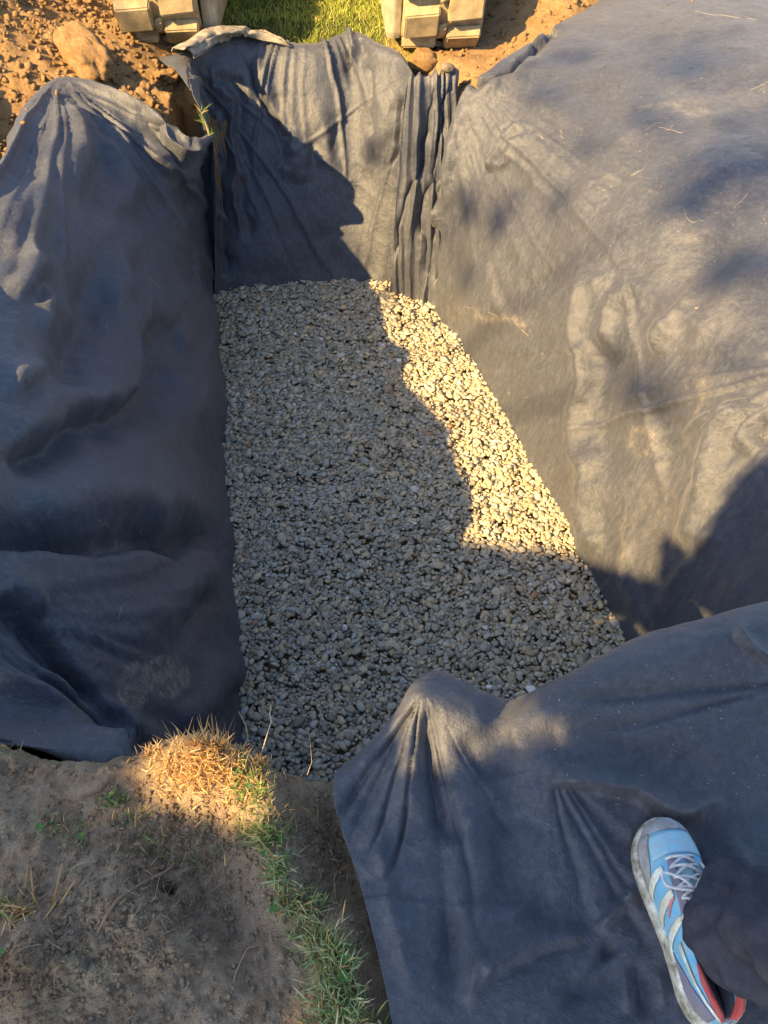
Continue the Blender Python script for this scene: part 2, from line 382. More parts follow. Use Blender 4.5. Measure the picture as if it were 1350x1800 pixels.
# --- far wall sheet
def col(b, t, bulge=0.0, behind=0.25):
    b = np.array(b, float); t = np.array(t, float)
    r = [b]
    for f, zf in ((0.33, 0.38), (0.62, 0.70), (0.86, 0.93)):
        p = b + (t - b) * f; p[2] = b[2] + (t[2] - b[2]) * zf; p[1] -= bulge * math.sin(math.pi * f); r.append(p)
    r.append(t); r.append(t + np.array([0, behind * 0.35, 0.0])); r.append(t + np.array([0, behind, -0.07]))
    return r
c0 = [np.array(p) for p in ((-1.00, 3.97, ZB), py(384, 420, 3.93), py(380, 290, 3.86), pz(352, 195, -0.02), pz(312, 128, 0.03), pz(290, 112, 0.04), pz(280, 104, 0.0))]
Fc = [c0, col((-0.93, 4.02, ZB), pz(345, 92, 0.03)), col((-0.8, 4.04, ZB), pz(398, 66, 0.05)), col((-0.58, 4.08, ZB), pz(465, 80, 0.0)), col((-0.34, 4.10, ZB), pz(555, 84, 0.0)),
      col((-0.14, 4.09, ZB), pz(618, 66, 0.02)), col((0.02, 4.07, ZB), pz(660, 88, 0.02)), col((0.13, 4.05, ZB), pz(705, 106, 0.02)), col((0.26, 4.02, ZB), pz(735, 150, -0.02))]
Fst = [
 ([(350, 105), (385, 190), (402, 300), (400, 500)], 9, -0.045, 'sharp', 0.1),
 ([(362, 100), (400, 185), (418, 300), (425, 420)], 8, 0.035, 'sharp', 0.1),
 ([(385, 110), (420, 200), (440, 300), (432, 420)], 12, -0.04, 'ridge', 0.1),
 ([(330, 120), (372, 190), (392, 300)], 8, 0.03, 'sharp', 0.1),
 ([(432, 78), (445, 150), (480, 225), (505, 305)], 8, -0.045, 'lap', 0.15),
 ([(455, 85), (470, 160), (500, 240), (520, 330)], 13, 0.04, 'ridge', 0.15),
 ([(416, 80), (430, 150), (436, 240)], 11, 0.03),
 ([(520, 150), (515, 240), (535, 300), (560, 340)], 12, 0.02), ([(500, 160), (495, 260)], 14, -0.02),
 ([(565, 160), (575, 240), (590, 330)], 14, 0.022), ([(545, 220), (548, 300), (530, 340)], 10, -0.025), ([(605, 180), (590, 260), (600, 300)], 12, -0.022),
 ([(624, 56), (626, 90), (620, 125)], 9, 0.06, 'sharp', 0.1), ([(612, 80), (616, 120), (612, 150)], 8, -0.03), ([(636, 80), (640, 115)], 7, -0.03),
 ([(650, 110), (660, 170), (648, 245)], 8, -0.035, 'sharp', 0.15), ([(670, 110), (676, 180), (655, 300)], 11, 0.03),
 ([(722, 140), (705, 200), (680, 300)], 9, -0.03, 'lap', 0.1), ([(700, 130), (690, 190), (665, 270)], 11, 0.02),
 ([(470, 330), (480, 420), (470, 500)], 30, 0.02), ([(560, 380), (570, 500)], 26, -0.02),
]
make_sheet('black fabric sheet hanging down the far wall in long creases, below the two tracks', Fc, 260, 240, Fst, [('e', (420, 70, 90, 30, 0), 1, 0.25), ('e', (540, 490, 180, 20, 0), 1, 0.12)], flip=1, wr=0.005, amp=0.95, fans=[((322, 92), (28, 88), 12, (20, 430), 0.030, 5, 0.15), ((520, -260), (70, 106), 15, (330, 560), 0.024, 12, 0.15), ((728, 120), (95, 150), 8, (15, 350), 0.016, 18, 0.16)])
# grey turned-over flap at its top left corner
Kc = []
for (a, b_, c_, d_) in (((300, 88, .07), (318, 82, .13), (335, 84, .12), (345, 104, .06)), ((330, 66, .06), (352, 58, .13), (372, 66, .12), (378, 82, .06)),
                        ((362, 50, .05), (385, 46, .12), (402, 58, .11), (410, 66, .06)), ((420, 45, .04), (440, 46, .09), (458, 56, .07), (466, 72, .03)), ((462, 60, .02), (480, 62, .05), (500, 70, .04), (512, 80, .01))):
    Kc.append([pz(*a), pz(*b_), pz(*c_), pz(*d_)])
M_FABG = dirty_mat('dusty_geotextile', (0.10, 0.098, 0.10), (0.36, 0.30, 0.22), 0.62, 22, 0.85, 0.2)
o, _ = make_sheet('crumpled dusty grey flap of fabric turned over in front of the left track', Kc, 90, 60,
           [([(300, 100), (345, 75), (395, 52)], 6, 0.03, 'sharp', 0.1), ([(330, 95), (370, 75), (420, 60)], 5, -0.02, 'sharp', 0.1), ([(345, 60), (352, 90)], 5, 0.02), ([(440, 45), (450, 60)], 8, 0.03)], flip=1, wr=0.012, thick=0.005)
o.data.materials[0] = M_FABG

# --- pleated strip between the far wall and the right wall
Pc = []
for (bx, by_), tu, tv in (((0.03, 3.99), 716, 140), ((0.10, 3.97), 738, 142), ((0.17, 3.95), 758, 140), ((0.25, 3.91), 778, 138), ((0.33, 3.86), 806, 130)):
    Pc.append(col((bx, by_, ZB), pz(tu, tv, 0.0), 0.0, 0.12))
def pleat(P, U, V):
    a = (U - (700 - (V - 140) * 0.02)) + 5 * fbm(V / 150, U / 40, None, 3, 71)
    s1 = 1 - np.abs(((a / 13.5 + 0.5 * vnoise(V / 200, a / 30)) % 1) * 2 - 1); s2 = 1 - np.abs(((a / 27 + 0.3) % 1) * 2 - 1)
    k = np.floor(a / 13.5 + 0.5 * vnoise(V / 200, a / 30)); am = 0.25 + _h(k, np.zeros_like(k), np.zeros_like(k), 5) ** 1.5
    return 0.030 * s1 ** 1.6 * am * (0.7 + 0.5 * vnoise(V / 90, k)) + 0.016 * s2 ** 2
make_sheet('narrow strip of black fabric gathered in tight vertical pleats in the far right corner', Pc, 130, 220,
           [([(700, 470), (706, 400), (745, 250), (765, 150)], 6, -0.03, 'sharp', 0.1), ([(742, 520), (744, 420), (765, 270), (790, 150)], 6, -0.035, 'sharp', 0.1)], [('e', (760, 138, 60, 14, 0), 1, 0.4)], flip=1, wr=0.004, extra=pleat)

# --- right sheet
R = [
 [(0.20, 4.00, ZB), (0.26, 4.02, -0.6), (0.36, 4.04, -0.08), pz(865, 118, 0.04), pz(950, 64, 0.08), pz(1056, -6, 0.12), pz(1200, -110, 0.2)],
 [(0.36, 3.66, ZB), (0.46, 3.72, -0.6), (0.60, 3.82, -0.10), (0.88, 3.98, 0.06), (1.25, 4.25, 0.14), (1.75, 4.6, 0.22), (2.6, 5.2, 0.25)],
 [(0.51, 3.20, ZB), (0.64, 3.22, -0.6), (0.82, 3.25, -0.13), (1.12, 3.32, 0.05), (1.55, 3.45, 0.14), (2.2, 3.65, 0.24), (3.1, 3.9, 0.28)],
 [(0.64, 2.72, ZB), (0.78, 2.72, -0.6), (0.99, 2.72, -0.14), (1.28, 2.74, 0.03), (1.72, 2.78, 0.13), (2.35, 2.85, 0.22), (3.2, 2.9, 0.27)],
 [(0.77, 2.22, ZB), (0.90, 2.20, -0.6), (1.12, 2.18, -0.14), (1.40, 2.16, 0.03), (1.82, 2.12, 0.12), (2.40, 2.08, 0.18), (3.2, 2.0, 0.2)],
 [(0.88, 1.78, ZB), (1.00, 1.76, -0.6), (1.20, 1.70, -0.15), (1.46, 1.64, 0.02), (1.85, 1.56, 0.10), (2.40, 1.45, 0.12), (3.1, 1.3, 0.1)],
 [(0.95, 1.40, ZB), (1.05, 1.36, -0.6), (1.22, 1.28, -0.15), (1.45, 1.16, 0.01), (1.80, 1.02, 0.06), (2.30, 0.85, 0.06), (3.0, 0.65, 0.03)],
 [(0.98, 1.00, ZB), (1.06, 0.98, -0.6), (1.20, 0.92, -0.18), (1.40, 0.82, -0.02), (1.75, 0.65, 0.02), (2.20, 0.40, 0.02), (2.9, 0.1, 0.0)],
]
Rst = [
 ([(1048, 440), (1018, 560), (1008, 700), (1024, 840), (1050, 1010)], 15, 0.045, 'ridge', 0.12),
 ([(1120, 470), (1080, 540), (1062, 630)], 14, 0.035), ([(1195, 530), (1158, 585), (1140, 640)], 14, 0.03),
 ([(1075, 560), (1045, 700), (1060, 860)], 30, -0.03),
 ([(1310, 690), (1255, 760), (1228, 850), (1205, 980)], 24, 0.045, 'ridge', 0.15),
 ([(1380, 690), (1330, 735), (1285, 792)], 12, 0.03, 'lap', 0.2), ([(1360, 740), (1320, 790)], 8, -0.02),
 ([(1170, 700), (1150, 850), (1155, 1000)], 40, -0.03), ([(1100, 900), (1095, 1000), (1130, 1150)], 12, 0.02),
 ([(812, 158), (900, 105), (990, 45)], 7, -0.04, 'lapr', 0.1), ([(806, 175), (870, 150), (960, 100)], 10, 0.025),
 ([(800, 180), (775, 250), (765, 400), (755, 520)], 7, -0.03, 'sharp', 0.1), ([(822, 180), (800, 250), (785, 380)], 10, 0.025),
 ([(922, 208), (895, 255), (868, 300)], 8, 0.03, 'lap', 0.15), ([(928, 240), (905, 285), (884, 300)], 6, 0.02, 'sharp', 0.2), ([(760, 350), (778, 370), (764, 410)], 6, 0.03, 'sharp', 0.2),
 ([(1010, 140), (950, 210), (900, 330)], 30, 0.02), ([(1130, 120), (1010, 300), (980, 380)], 40, -0.02), ([(1150, 190), (1040, 320), (1000, 430)], 18, 0.018),
 ([(1330, 250), (1220, 360), (1120, 470)], 30, 0.022), ([(1350, 340), (1240, 440), (1160, 560)], 20, -0.02), ([(1350, 430), (1260, 560), (1200, 640)], 22, 0.02),
 ([(1240, 480), (1190, 560), (1160, 620)], 12, 0.02), ([(900, 380), (870, 500), (880, 600)], 30, 0.02), ([(960, 420), (940, 560), (960, 700)], 30, -0.02),
]
Rdust = [('ring', (1116, 774, 22, 22, 0), 0.28, 0.5), ('e', (1116, 774, 20, 20, 0), 0.5, 0.15), ('s', [(1228, 640), (1238, 690), (1222, 740)], 9, 0.45), ('s', [(830, 538), (880, 555), (925, 575)], 5, 0.75),
         ('e', (805, 545, 50, 35, 0.5), 1, 0.25), ('e', (1215, 165, 50, 28, 0), 1, 0.35), ('e', (1330, 165, 60, 40, 0), 1, 0.25), ('e', (1150, 910, 50, 90, 0), 1, 0.22), ('s', [(1092, 900), (1098, 1000), (1110, 1100)], 3, 0.4),
         ('s', [(1090, 250), (1180, 200)], 14, 0.3), ('s', [(1190, 385), (1220, 420)], 12, 0.35), ('s', [(1230, 350), (1310, 340)], 12, 0.3), ('e', (1250, 560, 90, 120, 0), 1, 0.12), ('e', (1180, 30, 160, 40, 0), 1, 0.15),
         ('s', [(1110, 180), (1170, 185), (1250, 205)], 4, 0.5), ('e', (1270, 200, 90, 60, 0), 1, 0.12)]
make_sheet('wide sunlit black fabric sheet spread over the right bank down to the gravel', R, 340, 300, Rst, Rdust, flip=1, wr=0.006, streak=(2.05, 0.004, 26), amp=1.5, fans=[((795, 135), (20, 92), 15, (20, 560), 0.015, 6, 0.18), ((1480, 620), (120, 200), 16, (30, 520), 0.036, 13, 0.14), ((1090, 400), (72, 112), 5, (30, 620), 0.040, 27, 0.17)])

# --- near right sheet under the shoe
NC = [(598, 1354, .03), (650, 1308, .07), (736, 1212, .15), (830, 1250, .11), (888, 1262, .07), (985, 1214, .13), (1100, 1152, .14), (1220, 1118, .14), (1350, 1080, .13), (1520, 1035, .10)]
NL = [[(592, 1424, .035), (634, 1560, .02), (664, 1680, .02), (692, 1820, .02), (705, 1960, .01), (720, 2240, .01)]]
bu = [690, 745, 815, 890, 950, 1030, 1120, 1230, 1350, 1530]
Nrows = []
for k, (u, v, z) in enumerate(NC):
    crest = np.array(pz(u, v, z)); r = []
    back = crest + np.array([0.04, 0.10 if k else 0.03, -0.10]); back2 = crest + np.array([0.06, 0.13 if k else 0.04, -0.45]); back3 = crest + np.array([0.05, 0.12 if k else 0.05, -1.1 - z])
    r += [back3, back2, back, crest]
    if k == 0: r += [np.array(pz(*q)) for q in NL[0]]
    else:
        for f, zf in ((0.16, 0.7), (0.36, 0.35), (0.62, 0.2), (0.9, 0.15), (1.2, 0.1), (1.7, 0.08)):
            uu = u + (bu[k] - u) * f; vv = v + (1820 - v) * f; r.append(np.array(pz(uu, vv, max(z * zf, 0.02))))
    Nrows.append(r)
Nst = [
 ([(885, 1235), (925, 1300), (975, 1370)], 26, -0.05, 'ridge', 0.5), ([(955, 1230), (975, 1310), (1000, 1380)], 28, 0.03, 'ridge', 0.5),
 ([(760, 1235), (752, 1300), (765, 1400), (800, 1500)], 17, 0.04, 'ridge', 0.15), ([(735, 1215), (690, 1290), (650, 1370)], 16, 0.03),
 ([(728, 1300), (715, 1370), (735, 1450)], 20, -0.03), ([(830, 1270), (860, 1330), (900, 1370)], 26, 0.035),
 ([(900, 1360), (870, 1480), (900, 1620)], 36, 0.03), ([(800, 1380), (835, 1480), (870, 1600)], 36, -0.022),
 ([(950, 1375), (1030, 1385), (1110, 1400), (1190, 1440), (1270, 1450)], 26, -0.06, 'lap', 0.15), ([(960, 1330), (1080, 1335), (1220, 1350), (1350, 1370)], 40, 0.03),
 ([(1300, 1405), (1230, 1425), (1180, 1470)], 16, -0.03),
 ([(1128, 1560), (1085, 1600), (1050, 1642)], 12, -0.03, 'lap', 0.2), ([(1050, 1642), (960, 1665), (860, 1720), (820, 1760)], 20, -0.035, 'lapr', 0.2),
 ([(1060, 1610), (980, 1620), (900, 1600)], 26, 0.03), ([(1090, 1690), (1060, 1660)], 12, 0.02),
 ([(645, 1440), (690, 1560), (700, 1700), (730, 1790)], 16, -0.02), ([(780, 1560), (790, 1680), (775, 1790)], 22, 0.025), ([(855, 1670), (825, 1720), (815, 1800)], 10, -0.02),
 ([(1120, 1690), (1135, 1740), (1145, 1810)], 10, 0.02), ([(1155, 1700), (1170, 1790)], 8, -0.015), ([(1100, 1700), (1112, 1800)], 8, -0.015),
 ([(960, 1760), (1060, 1740), (1120, 1700)], 22, 0.02), ([(1290, 1100), (1310, 1130), (1350, 1160)], 9, -0.03, 'lap', 0.1), ([(1200, 1440), (1280, 1480), (1350, 1500)], 26, 0.02),
 ([(1250, 1470), (1225, 1540), (1215, 1600)], 14, 0.025), ([(1290, 1450), (1330, 1550)], 14, -0.02),
]
Ndust = [('e', (1050, 1230, 220, 90, -0.4), 1, 0.16), ('e', (1250, 1380, 120, 50, 0), 1, 0.14), ('s', [(1090, 1540), (1140, 1480)], 16, 0.10), ('e', (1290, 1560, 60, 90, 0), 1, 0.12)]
make_sheet('black fabric sheet bunched over the near right edge with a sneaker standing on it', Nrows, 300, 260, Nst, Ndust, flip=1, wr=0.006, amp=0.75, fans=[((742, 1205), (52, 140), 10, (20, 480), 0.018, 4, 0.18), ((968, 1350), (35, 175), 12, (15, 380), 0.020, 8, 0.15), ((1140, 1590), (95, 250), 12, (20, 320), 0.016, 14, 0.15), ((1420, 1190), (130, 200), 8, (20, 520), 0.020, 19, 0.15)])
NSHEET = len(ALL_BVH)

def drop(x, y, z0=3.0, upto=None):
    best = None
    for b in ALL_BVH[:upto]:
        h = b.ray_cast(Vector((x, y, z0)), Vector((0, 0, -1)))
        if h[0] is not None and (best is None or h[0].z > best): best = h[0].z
    return best
def shoot(u, v):
    r = Vector(ray(u, v)).normalized(); best = None
    for b in ALL_BVH:
        h = b.ray_cast(Vector((0, 0, CAM_H)), r)
        if h[0] is not None and (best is None or h[3] < best[3]): best = h
    return best

# ------------------------------------------------------------------ ground, spoil and soil bank
def heap(x, y):
    z = np.full(x.shape, -0.03)
    # left spoil heap and the low ridge running behind the left sheet
    z = z + 0.46 * np.exp(-(((x + 2.65) / 0.75) ** 2 + ((y - 4.3) / 1.3) ** 2)) + 0.20 * np.exp(-(((x + 1.85) / 0.45) ** 2 + ((y - 3.1) / 1.4) ** 2))
    z = z + 0.08 * np.exp(-(((x + 1.25) / 0.4) ** 2 + ((y - 4.3) / 0.35) ** 2))
    z = z - 0.045 * sstep(-0.6, 0.6, x) * sstep(4.0, 4.5, y)
    z = z + 0.26 * np.exp(-(((x + 1.80) / 0.36) ** 2 + ((y - 1.7) / 0.85) ** 2)) + 0.40 * np.exp(-(((x - 1.0) / 0.30) ** 2 + ((y - 5.5) / 0.55) ** 2))
    # right bank behind the right track
    z = z + 0.70 * np.exp(-(((x - 2.0) / 0.85) ** 2 + ((y - 6.2) / 1.1) ** 2)) + 0.30 * np.exp(-(((x - 2.4) / 1.0) ** 2 + ((y - 3.2) / 1.8) ** 2))
    return z
def rough(x, y, amt):
    r = 0.045 * fbm(x * 3, y * 3, None, 4, 41)
    c = 1 - worley(x * 16, y * 16, 51); c2 = 1 - worley(x * 38, y * 38, 61)
    big = 1 + 1.0 * sstep(-0.9, -1.3, x)
    return amt * (r + 0.028 * big * np.clip(c, 0, 1) ** 1.3 * (0.6 + 0.7 * vnoise(x * 4, y * 4, None, 71)) + 0.012 * c2)
xs = np.concatenate([-np.geomspace(120, 3.3, 26), np.arange(-3.2, 3.2, 0.0135), np.geomspace(3.2, 120, 26)])
ys = np.concatenate([-np.geomspace(60, 1.2, 18), np.arange(-1.1, 3.0, 0.035), np.arange(3.0, 6.6, 0.0135), np.geomspace(6.6, 160, 34)])
X, Y = np.meshgrid(xs, ys, indexing='ij')
lawn = sstep(5.2, 5.9, Y + 0.25 * fbm(X * 2, Y * 2, None, 3, 8)) * 1.0
lawn = np.maximum(lawn, sstep(4.55, 4.7, Y) * (1 - sstep(-0.05, 0.12, X)) * sstep(-1.15, -1.0, X))
lawn = np.maximum(lawn, sstep(3.2, 6, np.abs(X))) * (1 - 0.9 * (np.exp(-(((X + 2.5) / 1.1) ** 2 + ((Y - 4.3) / 1.8) ** 2)) > 0.25)) 
lawn = lawn * (1 - sstep(0.3, 0.6, X) * (1 - sstep(2.6, 3.6, X)) * (1 - sstep(7, 8.5, Y)))
far = sstep(8, 12, np.hypot(X, Y - 2))
Z = heap(X, Y) + rough(X, Y, 1 - 0.75 * lawn) * (1 - far) + far * 0.25 * fbm(X / 14, Y / 14, None, 3, 5)
smooth_r = sstep(0.25, 0.6, X) * (1 - sstep(5.3, 5.8, Y))           # tracked-flat clay by the right track
Z = Z - smooth_r * rough(X, Y, 0.72)
# the pit itself, dug a little wider than the cloth
def poly_in(x, y, pts):
    r = np.zeros(x.shape, bool); n = len(pts)
    for i in range(n):
        (x0, y0), (x1, y1) = pts[i], pts[(i + 1) % n]
        c = ((y0 > y) != (y1 > y)) & (x < (x1 - x0) * (y - y0) / (y1 - y0 + 1e-12) + x0); r ^= c
    return r
PIT = [(-1.02, 3.72), (-1.06, 3.94), (-1.06, 4.10), (-0.84, 4.10), (-0.80, 4.36), (0.2, 4.36), (0.30, 4.13), (0.55, 4.1), (1.7, 2.9), (1.8, 0.75), (0.9, 0.70), (0.1, 0.60), (-0.1, 0.54), (-0.8, 0.55), (-0.95, 0.85), (-1.0, 1.2), (-1.08, 1.85), (-1.12, 2.3), (-1.16, 2.9), (-1.10, 3.4)]
inp = poly_in(X, Y, PIT)
Z = np.where(inp, -1.6, Z)
sel = (np.abs(X) < 3.2) & (Y > 0.0) & (Y < 5.9) & ~inp
cap = np.full(X.shape, 9.0); low = np.full(X.shape, 9.0)
for i, j in zip(*np.where(sel)):
    h = drop(X[i, j], Y[i, j])
    if h is not None: low[i, j] = max(h - 0.12, -1.6)
    if h is not None and h > -0.32: cap[i, j] = h - (0.022 if Y[i, j] > 3.0 else 0.05)
open_ = (cap > 8).astype(float)
dxs = np.diff(xs)[:, None] * 0.42; dys = np.diff(ys)[None, :] * 0.42
for _ in range(55):
    cap[1:] = np.minimum(cap[1:], cap[:-1] + dxs); cap[:-1] = np.minimum(cap[:-1], cap[1:] + dxs)
    cap[:, 1:] = np.minimum(cap[:, 1:], cap[:, :-1] + dys); cap[:, :-1] = np.minimum(cap[:, :-1], cap[:, 1:] + dys)
cap = cap + 0.8 * rough(X, Y, 1 - 0.75 * lawn) * open_
low[1:-1] = np.minimum(low[1:-1], np.minimum(low[:-2], low[2:]))
Z = np.where(inp, Z, np.minimum(Z, cap)); Z = np.where(low < -0.2, np.minimum(Z, low), Z)
Z = np.where((X > -1.06) & (X < -0.74) & (Y > 3.84) & (Y < 4.25), -1.6, Z)
near_cut = (X > -2.1) & (X < 0.38) & (Y > -0.24) & (Y < 0.8)
Z = np.where(near_cut & ~inp, np.minimum(Z, -0.14), Z)
g = mesh_obj('ground', np.stack([X, Y, Z], -1).reshape(-1, 3), grid_faces(len(xs), len(ys))[:, ::-1], M_CLAY, fl={'lawn': lawn})
tag(g, kind='structure')
gP = np.stack([X, Y, Z], -1)
ix0, ix1 = np.searchsorted(xs, [-3.2, 3.2]); iy0 = np.searchsorted(ys, 2.9)
sub = gP[ix0:ix1:2, iy0:-30:2]
GB = BVHTree.FromPolygons(sub.reshape(-1, 3).tolist(), grid_faces(*sub.shape[:2]).tolist())
ALL_BVH.append(GB)

# near soil bank: rows run from the camera side to the crumbling rim and then down the face
rimpx = [(-1400, 1270), (-260, 1285), (-100, 1290), (0, 1302), (60, 1322), (150, 1330), (235, 1322), (290, 1300), (350, 1290), (410, 1300), (450, 1325), (500, 1358), (555, 1352), (610, 1350), (700, 1345), (800, 1345)]
rim = np.array([pz(*q, 0.0)[:2] for q in rimpx])
bx = np.concatenate([np.arange(-2.2, -1.0, 0.012), np.arange(-1.0, 0.42, 0.0045)])
ry = np.interp(bx, rim[:, 0], rim[:, 1]) + 0.006 * fbm(bx * 30, bx * 0, None, 3, 9)
sb = np.concatenate([np.linspace(-1, 0, 26)[:-1], np.arange(0, 0.95, 0.0045)])
BX, SB = np.meshgrid(bx, sb, indexing='ij')
RY = ry[:, None] + 0 * SB
BY = RY - np.clip(SB, 0, None) + np.where(SB < 0, 0.03 * np.sin(-SB * 6) * 0.6, 0)
up = SB >= 0
e = np.clip(SB, 0, 1)
def blob(cx, cy, rx, ry_, a=0.0):
    c_, s_ = math.cos(a), math.sin(a); dx, dy = BX - cx, BY - cy
    return np.exp(-(((dx * c_ + dy * s_) / rx) ** 2 + ((-dx * s_ + dy * c_) / ry_) ** 2))
def bl(u, v, ru, rv, a=0.0):
    x0, y0, _ = pz(u, v, 0); x1, _, _ = pz(u + ru, v, 0); _, y1, _ = pz(u, v - rv, 0); return blob(x0, y0, abs(x1 - x0), abs(y1 - y0), a)
BZ = 0.017 * fbm(BX * 6, BY * 6, None, 4, 91) + 0.003 * fbm(BX * 60, BY * 60, None, 3, 95)
BZ += 0.05 * bl(350, 1345, 75, 55) + 0.03 * bl(430, 1400, 60, 50) + 0.03 * bl(180, 1370, 60, 28, 0.3)
BZ += 0.045 * bl(230, 1620, 90, 60, -0.6) + 0.06 * bl(60, 1700, 110, 90) + 0.03 * bl(480, 1480, 40, 90, 0.3) + 0.025 * bl(590, 1720, 40, 120, -0.3)
BZ -= 0.03 * bl(400, 1600, 90, 60) + 0.035 * bl(580, 1500, 50, 80) + 0.02 * bl(290, 1560, 18, 14) * 2
BZ -= 0.05 * sstep(-0.10, 0.02, BX - (-0.10 + 0.16 * sstep(0.55, 0.25, BY)))          # lower strip beside the sheet
crumb = np.clip(1 - worley(BX * 42, BY * 42, 3), 0, 1); crumb2 = np.clip(1 - worley(BX * 95, BY * 95, 13), 0, 1)
cm = np.clip(0.25 + bl(120, 1690, 150, 100) + bl(270, 1570, 110, 70, -0.6) + 0.5 * bl(330, 1400, 90, 50) + 0.45 * fbm(BX * 7, BY * 7, None, 3, 17), 0.05, 1.2)
BZ += cm * (0.011 * crumb ** 1.2 + 0.005 * crumb2) - 0.006 * cm
BZ += 0.015 * np.abs(fbm(BX * 16, BY * 16, None, 4, 23)) * cm
edge_round = -0.03 * np.exp(-np.clip(SB, 0, 1) / 0.014)
BZ = np.where(up, BZ + edge_round, 0)
i0 = int(np.searchsorted(sb, 0))
top_row = BZ[:, i0][:, None]
BZ = np.where(up, BZ, top_row + SB * 1.15 - 0.0)
BY = np.where(up, BY, RY + 0.02 * vnoise(BX * 25, SB * 20 + 3, None, 7) * np.clip(-SB * 8, 0, 1) - 0.06 * np.clip(-SB, 0, 1))
for i in range(0, len(bx)):
    if bx[i] < -0.12: continue
    for j in range(BX.shape[1]):
        h = drop(BX[i, j], BY[i, j], 3.0, NSHEET)
        if h is not None and up[i, j] and BZ[i, j] > h - 0.008: BZ[i, j] = h - 0.008
bank = np.stack([BX, BY, BZ], -1); bf = grid_faces(*BX.shape)
o = mesh_obj('soil_bank', bank.reshape(-1, 3), bf, M_TOP); tag(o, kind='structure')
ALL_BVH.append(BVHTree.FromPolygons(bank.reshape(-1, 3).tolist(), bf.tolist()))
BANKB = ALL_BVH[-1]

# ------------------------------------------------------------------ gravel
def ico(sub):
    bm = bmesh.new(); bmesh.ops.create_icosphere(bm, subdivisions=sub, radius=1)
    V = np.array([v.co[:] for v in bm.verts]); F = np.array([[v.index for v in f.verts] for f in bm.faces]); bm.free(); return V, F
IV, IF = ico(2)
def stone_shapes(n, rng):
    out_ = []
    for i in range(n):
        V = IV.copy()
        for _ in range(9):                                  # chip flat faces off the pebble
            d = rng.normal(size=3); d /= np.linalg.norm(d); lim = rng.uniform(0.48, 0.90); s = V @ d
            V -= np.outer(np.clip(s - lim, 0, None) * 0.85, d)
        V *= 1 + 0.05 * rng.normal(size=(len(V), 1))
        out_.append(V)
    return out_
SH = stone_shapes(40, RNG)
LV, LF = ico(1)
def small_shape(rng):
    V = LV * (1 + 0.16 * rng.normal(size=(len(LV), 1))).clip(0.7, 1.3); return V * 1.08
SH1 = [small_shape(RNG) for _ in range(40)]
def rotm(rng, tilt):
    a, b, c = rng.uniform(0, 2 * math.pi), rng.normal() * tilt, rng.normal() * tilt
    return np.array(Euler((b, c, a)).to_matrix())
gpoly = [(-1.12, 4.12), (-0.6, 4.2), (0.2, 4.15), (0.42, 3.9), (0.62, 3.4), (0.78, 2.8), (0.93, 2.2), (1.05, 1.6), (1.1, 0.85), (-0.55, 0.8), (-0.62, 1.5), (-0.75, 2.1), (-0.9, 2.8), (-1.02, 3.4)]
cell = 0.006; hx0, hy0 = -1.25, 0.6; HF = np.full((int(2.5 / cell), int(3.8 / cell)), -1.155)
gx, gy = np.meshgrid(np.arange(HF.shape[0]) * cell + hx0, np.arange(HF.shape[1]) * cell + hy0, indexing='ij')
HF += 0.016 * fbm(gx * 1.8, gy * 1.8, None, 3, 77) + 0.01 * sstep(3.5, 4.1, gy)
NST = 52000
q_ = np.arange(NST * 2); pxy = np.stack([-1.15 + 2.25 * ((q_ * 0.7548776662) % 1), 0.8 + 3.4 * ((q_ * 0.5698402910) % 1)], 1) + RNG.normal(size=(NST * 2, 2)) * 0.004
pxy = pxy[poly_in(pxy[:, 0], pxy[:, 1], gpoly)][:NST]
palette = np.array([(0.315, 0.275, 0.215), (0.27, 0.25, 0.21), (0.36, 0.30, 0.22), (0.285, 0.28, 0.255), (0.225, 0.20, 0.165), (0.35, 0.275, 0.185), (0.30, 0.285, 0.25)])
GV, GC, GM = [], [], []
pal2 = np.array([(0.62, 0.59, 0.52), (0.33, 0.20, 0.12), (0.46, 0.36, 0.20)])
for n in range(len(pxy)):
    x, y = pxy[n]; L = RNG.lognormal(math.log(0.0120), 0.36); L = min(L, 0.030)
    dims = np.array([L, L * RNG.uniform(0.55, 0.9), L * RNG.uniform(0.26, 0.52)])
    Rm = rotm(RNG, 0.24); r = 0.5 * (dims[0] + dims[1])
    ci, cj = int((x - hx0) / cell), int((y - hy0) / cell); k = max(1, int(r / cell))
    if ci - k < 0 or cj - k < 0: continue
    win = HF[ci - k:ci + k + 1, cj - k:cj + k + 1]
    if win.size == 0 or win.mean() > -1.082: continue
    z = 0.10 * win.max() + 0.90 * win.mean() + dims[2] * 0.35
    hgt = z + dims[2] * 0.62
    win[:] = np.maximum(win, hgt * 1.0 - 0.25 * dims[2] * ((np.indices(win.shape)[0] - k) ** 2 + (np.indices(win.shape)[1] - k) ** 2) / max(k * k, 1))
    light = y > 2.5 or L < 0.0095
    V = ((SH1 if light else SH)[n % 40] * dims) @ Rm.T + (x, y, z)
    GV.append(V); GM.append((ci, cj, z + dims[2]))
    c = palette[RNG.integers(len(palette))] * RNG.uniform(0.80, 1.42) * (1.10, 1.08, 0.97)
    if RNG.random() < 0.025: c = pal2[RNG.integers(3)] * RNG.uniform(0.8, 1.15)
    GC.append(np.repeat(c[None], len(V), 0))
kp = [i for i, (a_, b_, zt) in enumerate(GM) if zt > HF[max(a_ - 1, 0):a_ + 2, max(b_ - 1, 0):b_ + 2].min() - 0.006]
GV = [GV[i] for i in kp]; GC = [GC[i] for i in kp]
nS = len(GV)
GVa = np.concatenate(GV); GCa = np.concatenate(GC)
offs_ = np.cumsum([0] + [len(v) for v in GV]); GFa = np.concatenate([(LF if len(v) == len(LV) else IF) + o_ for v, o_ in zip(GV, offs_)])
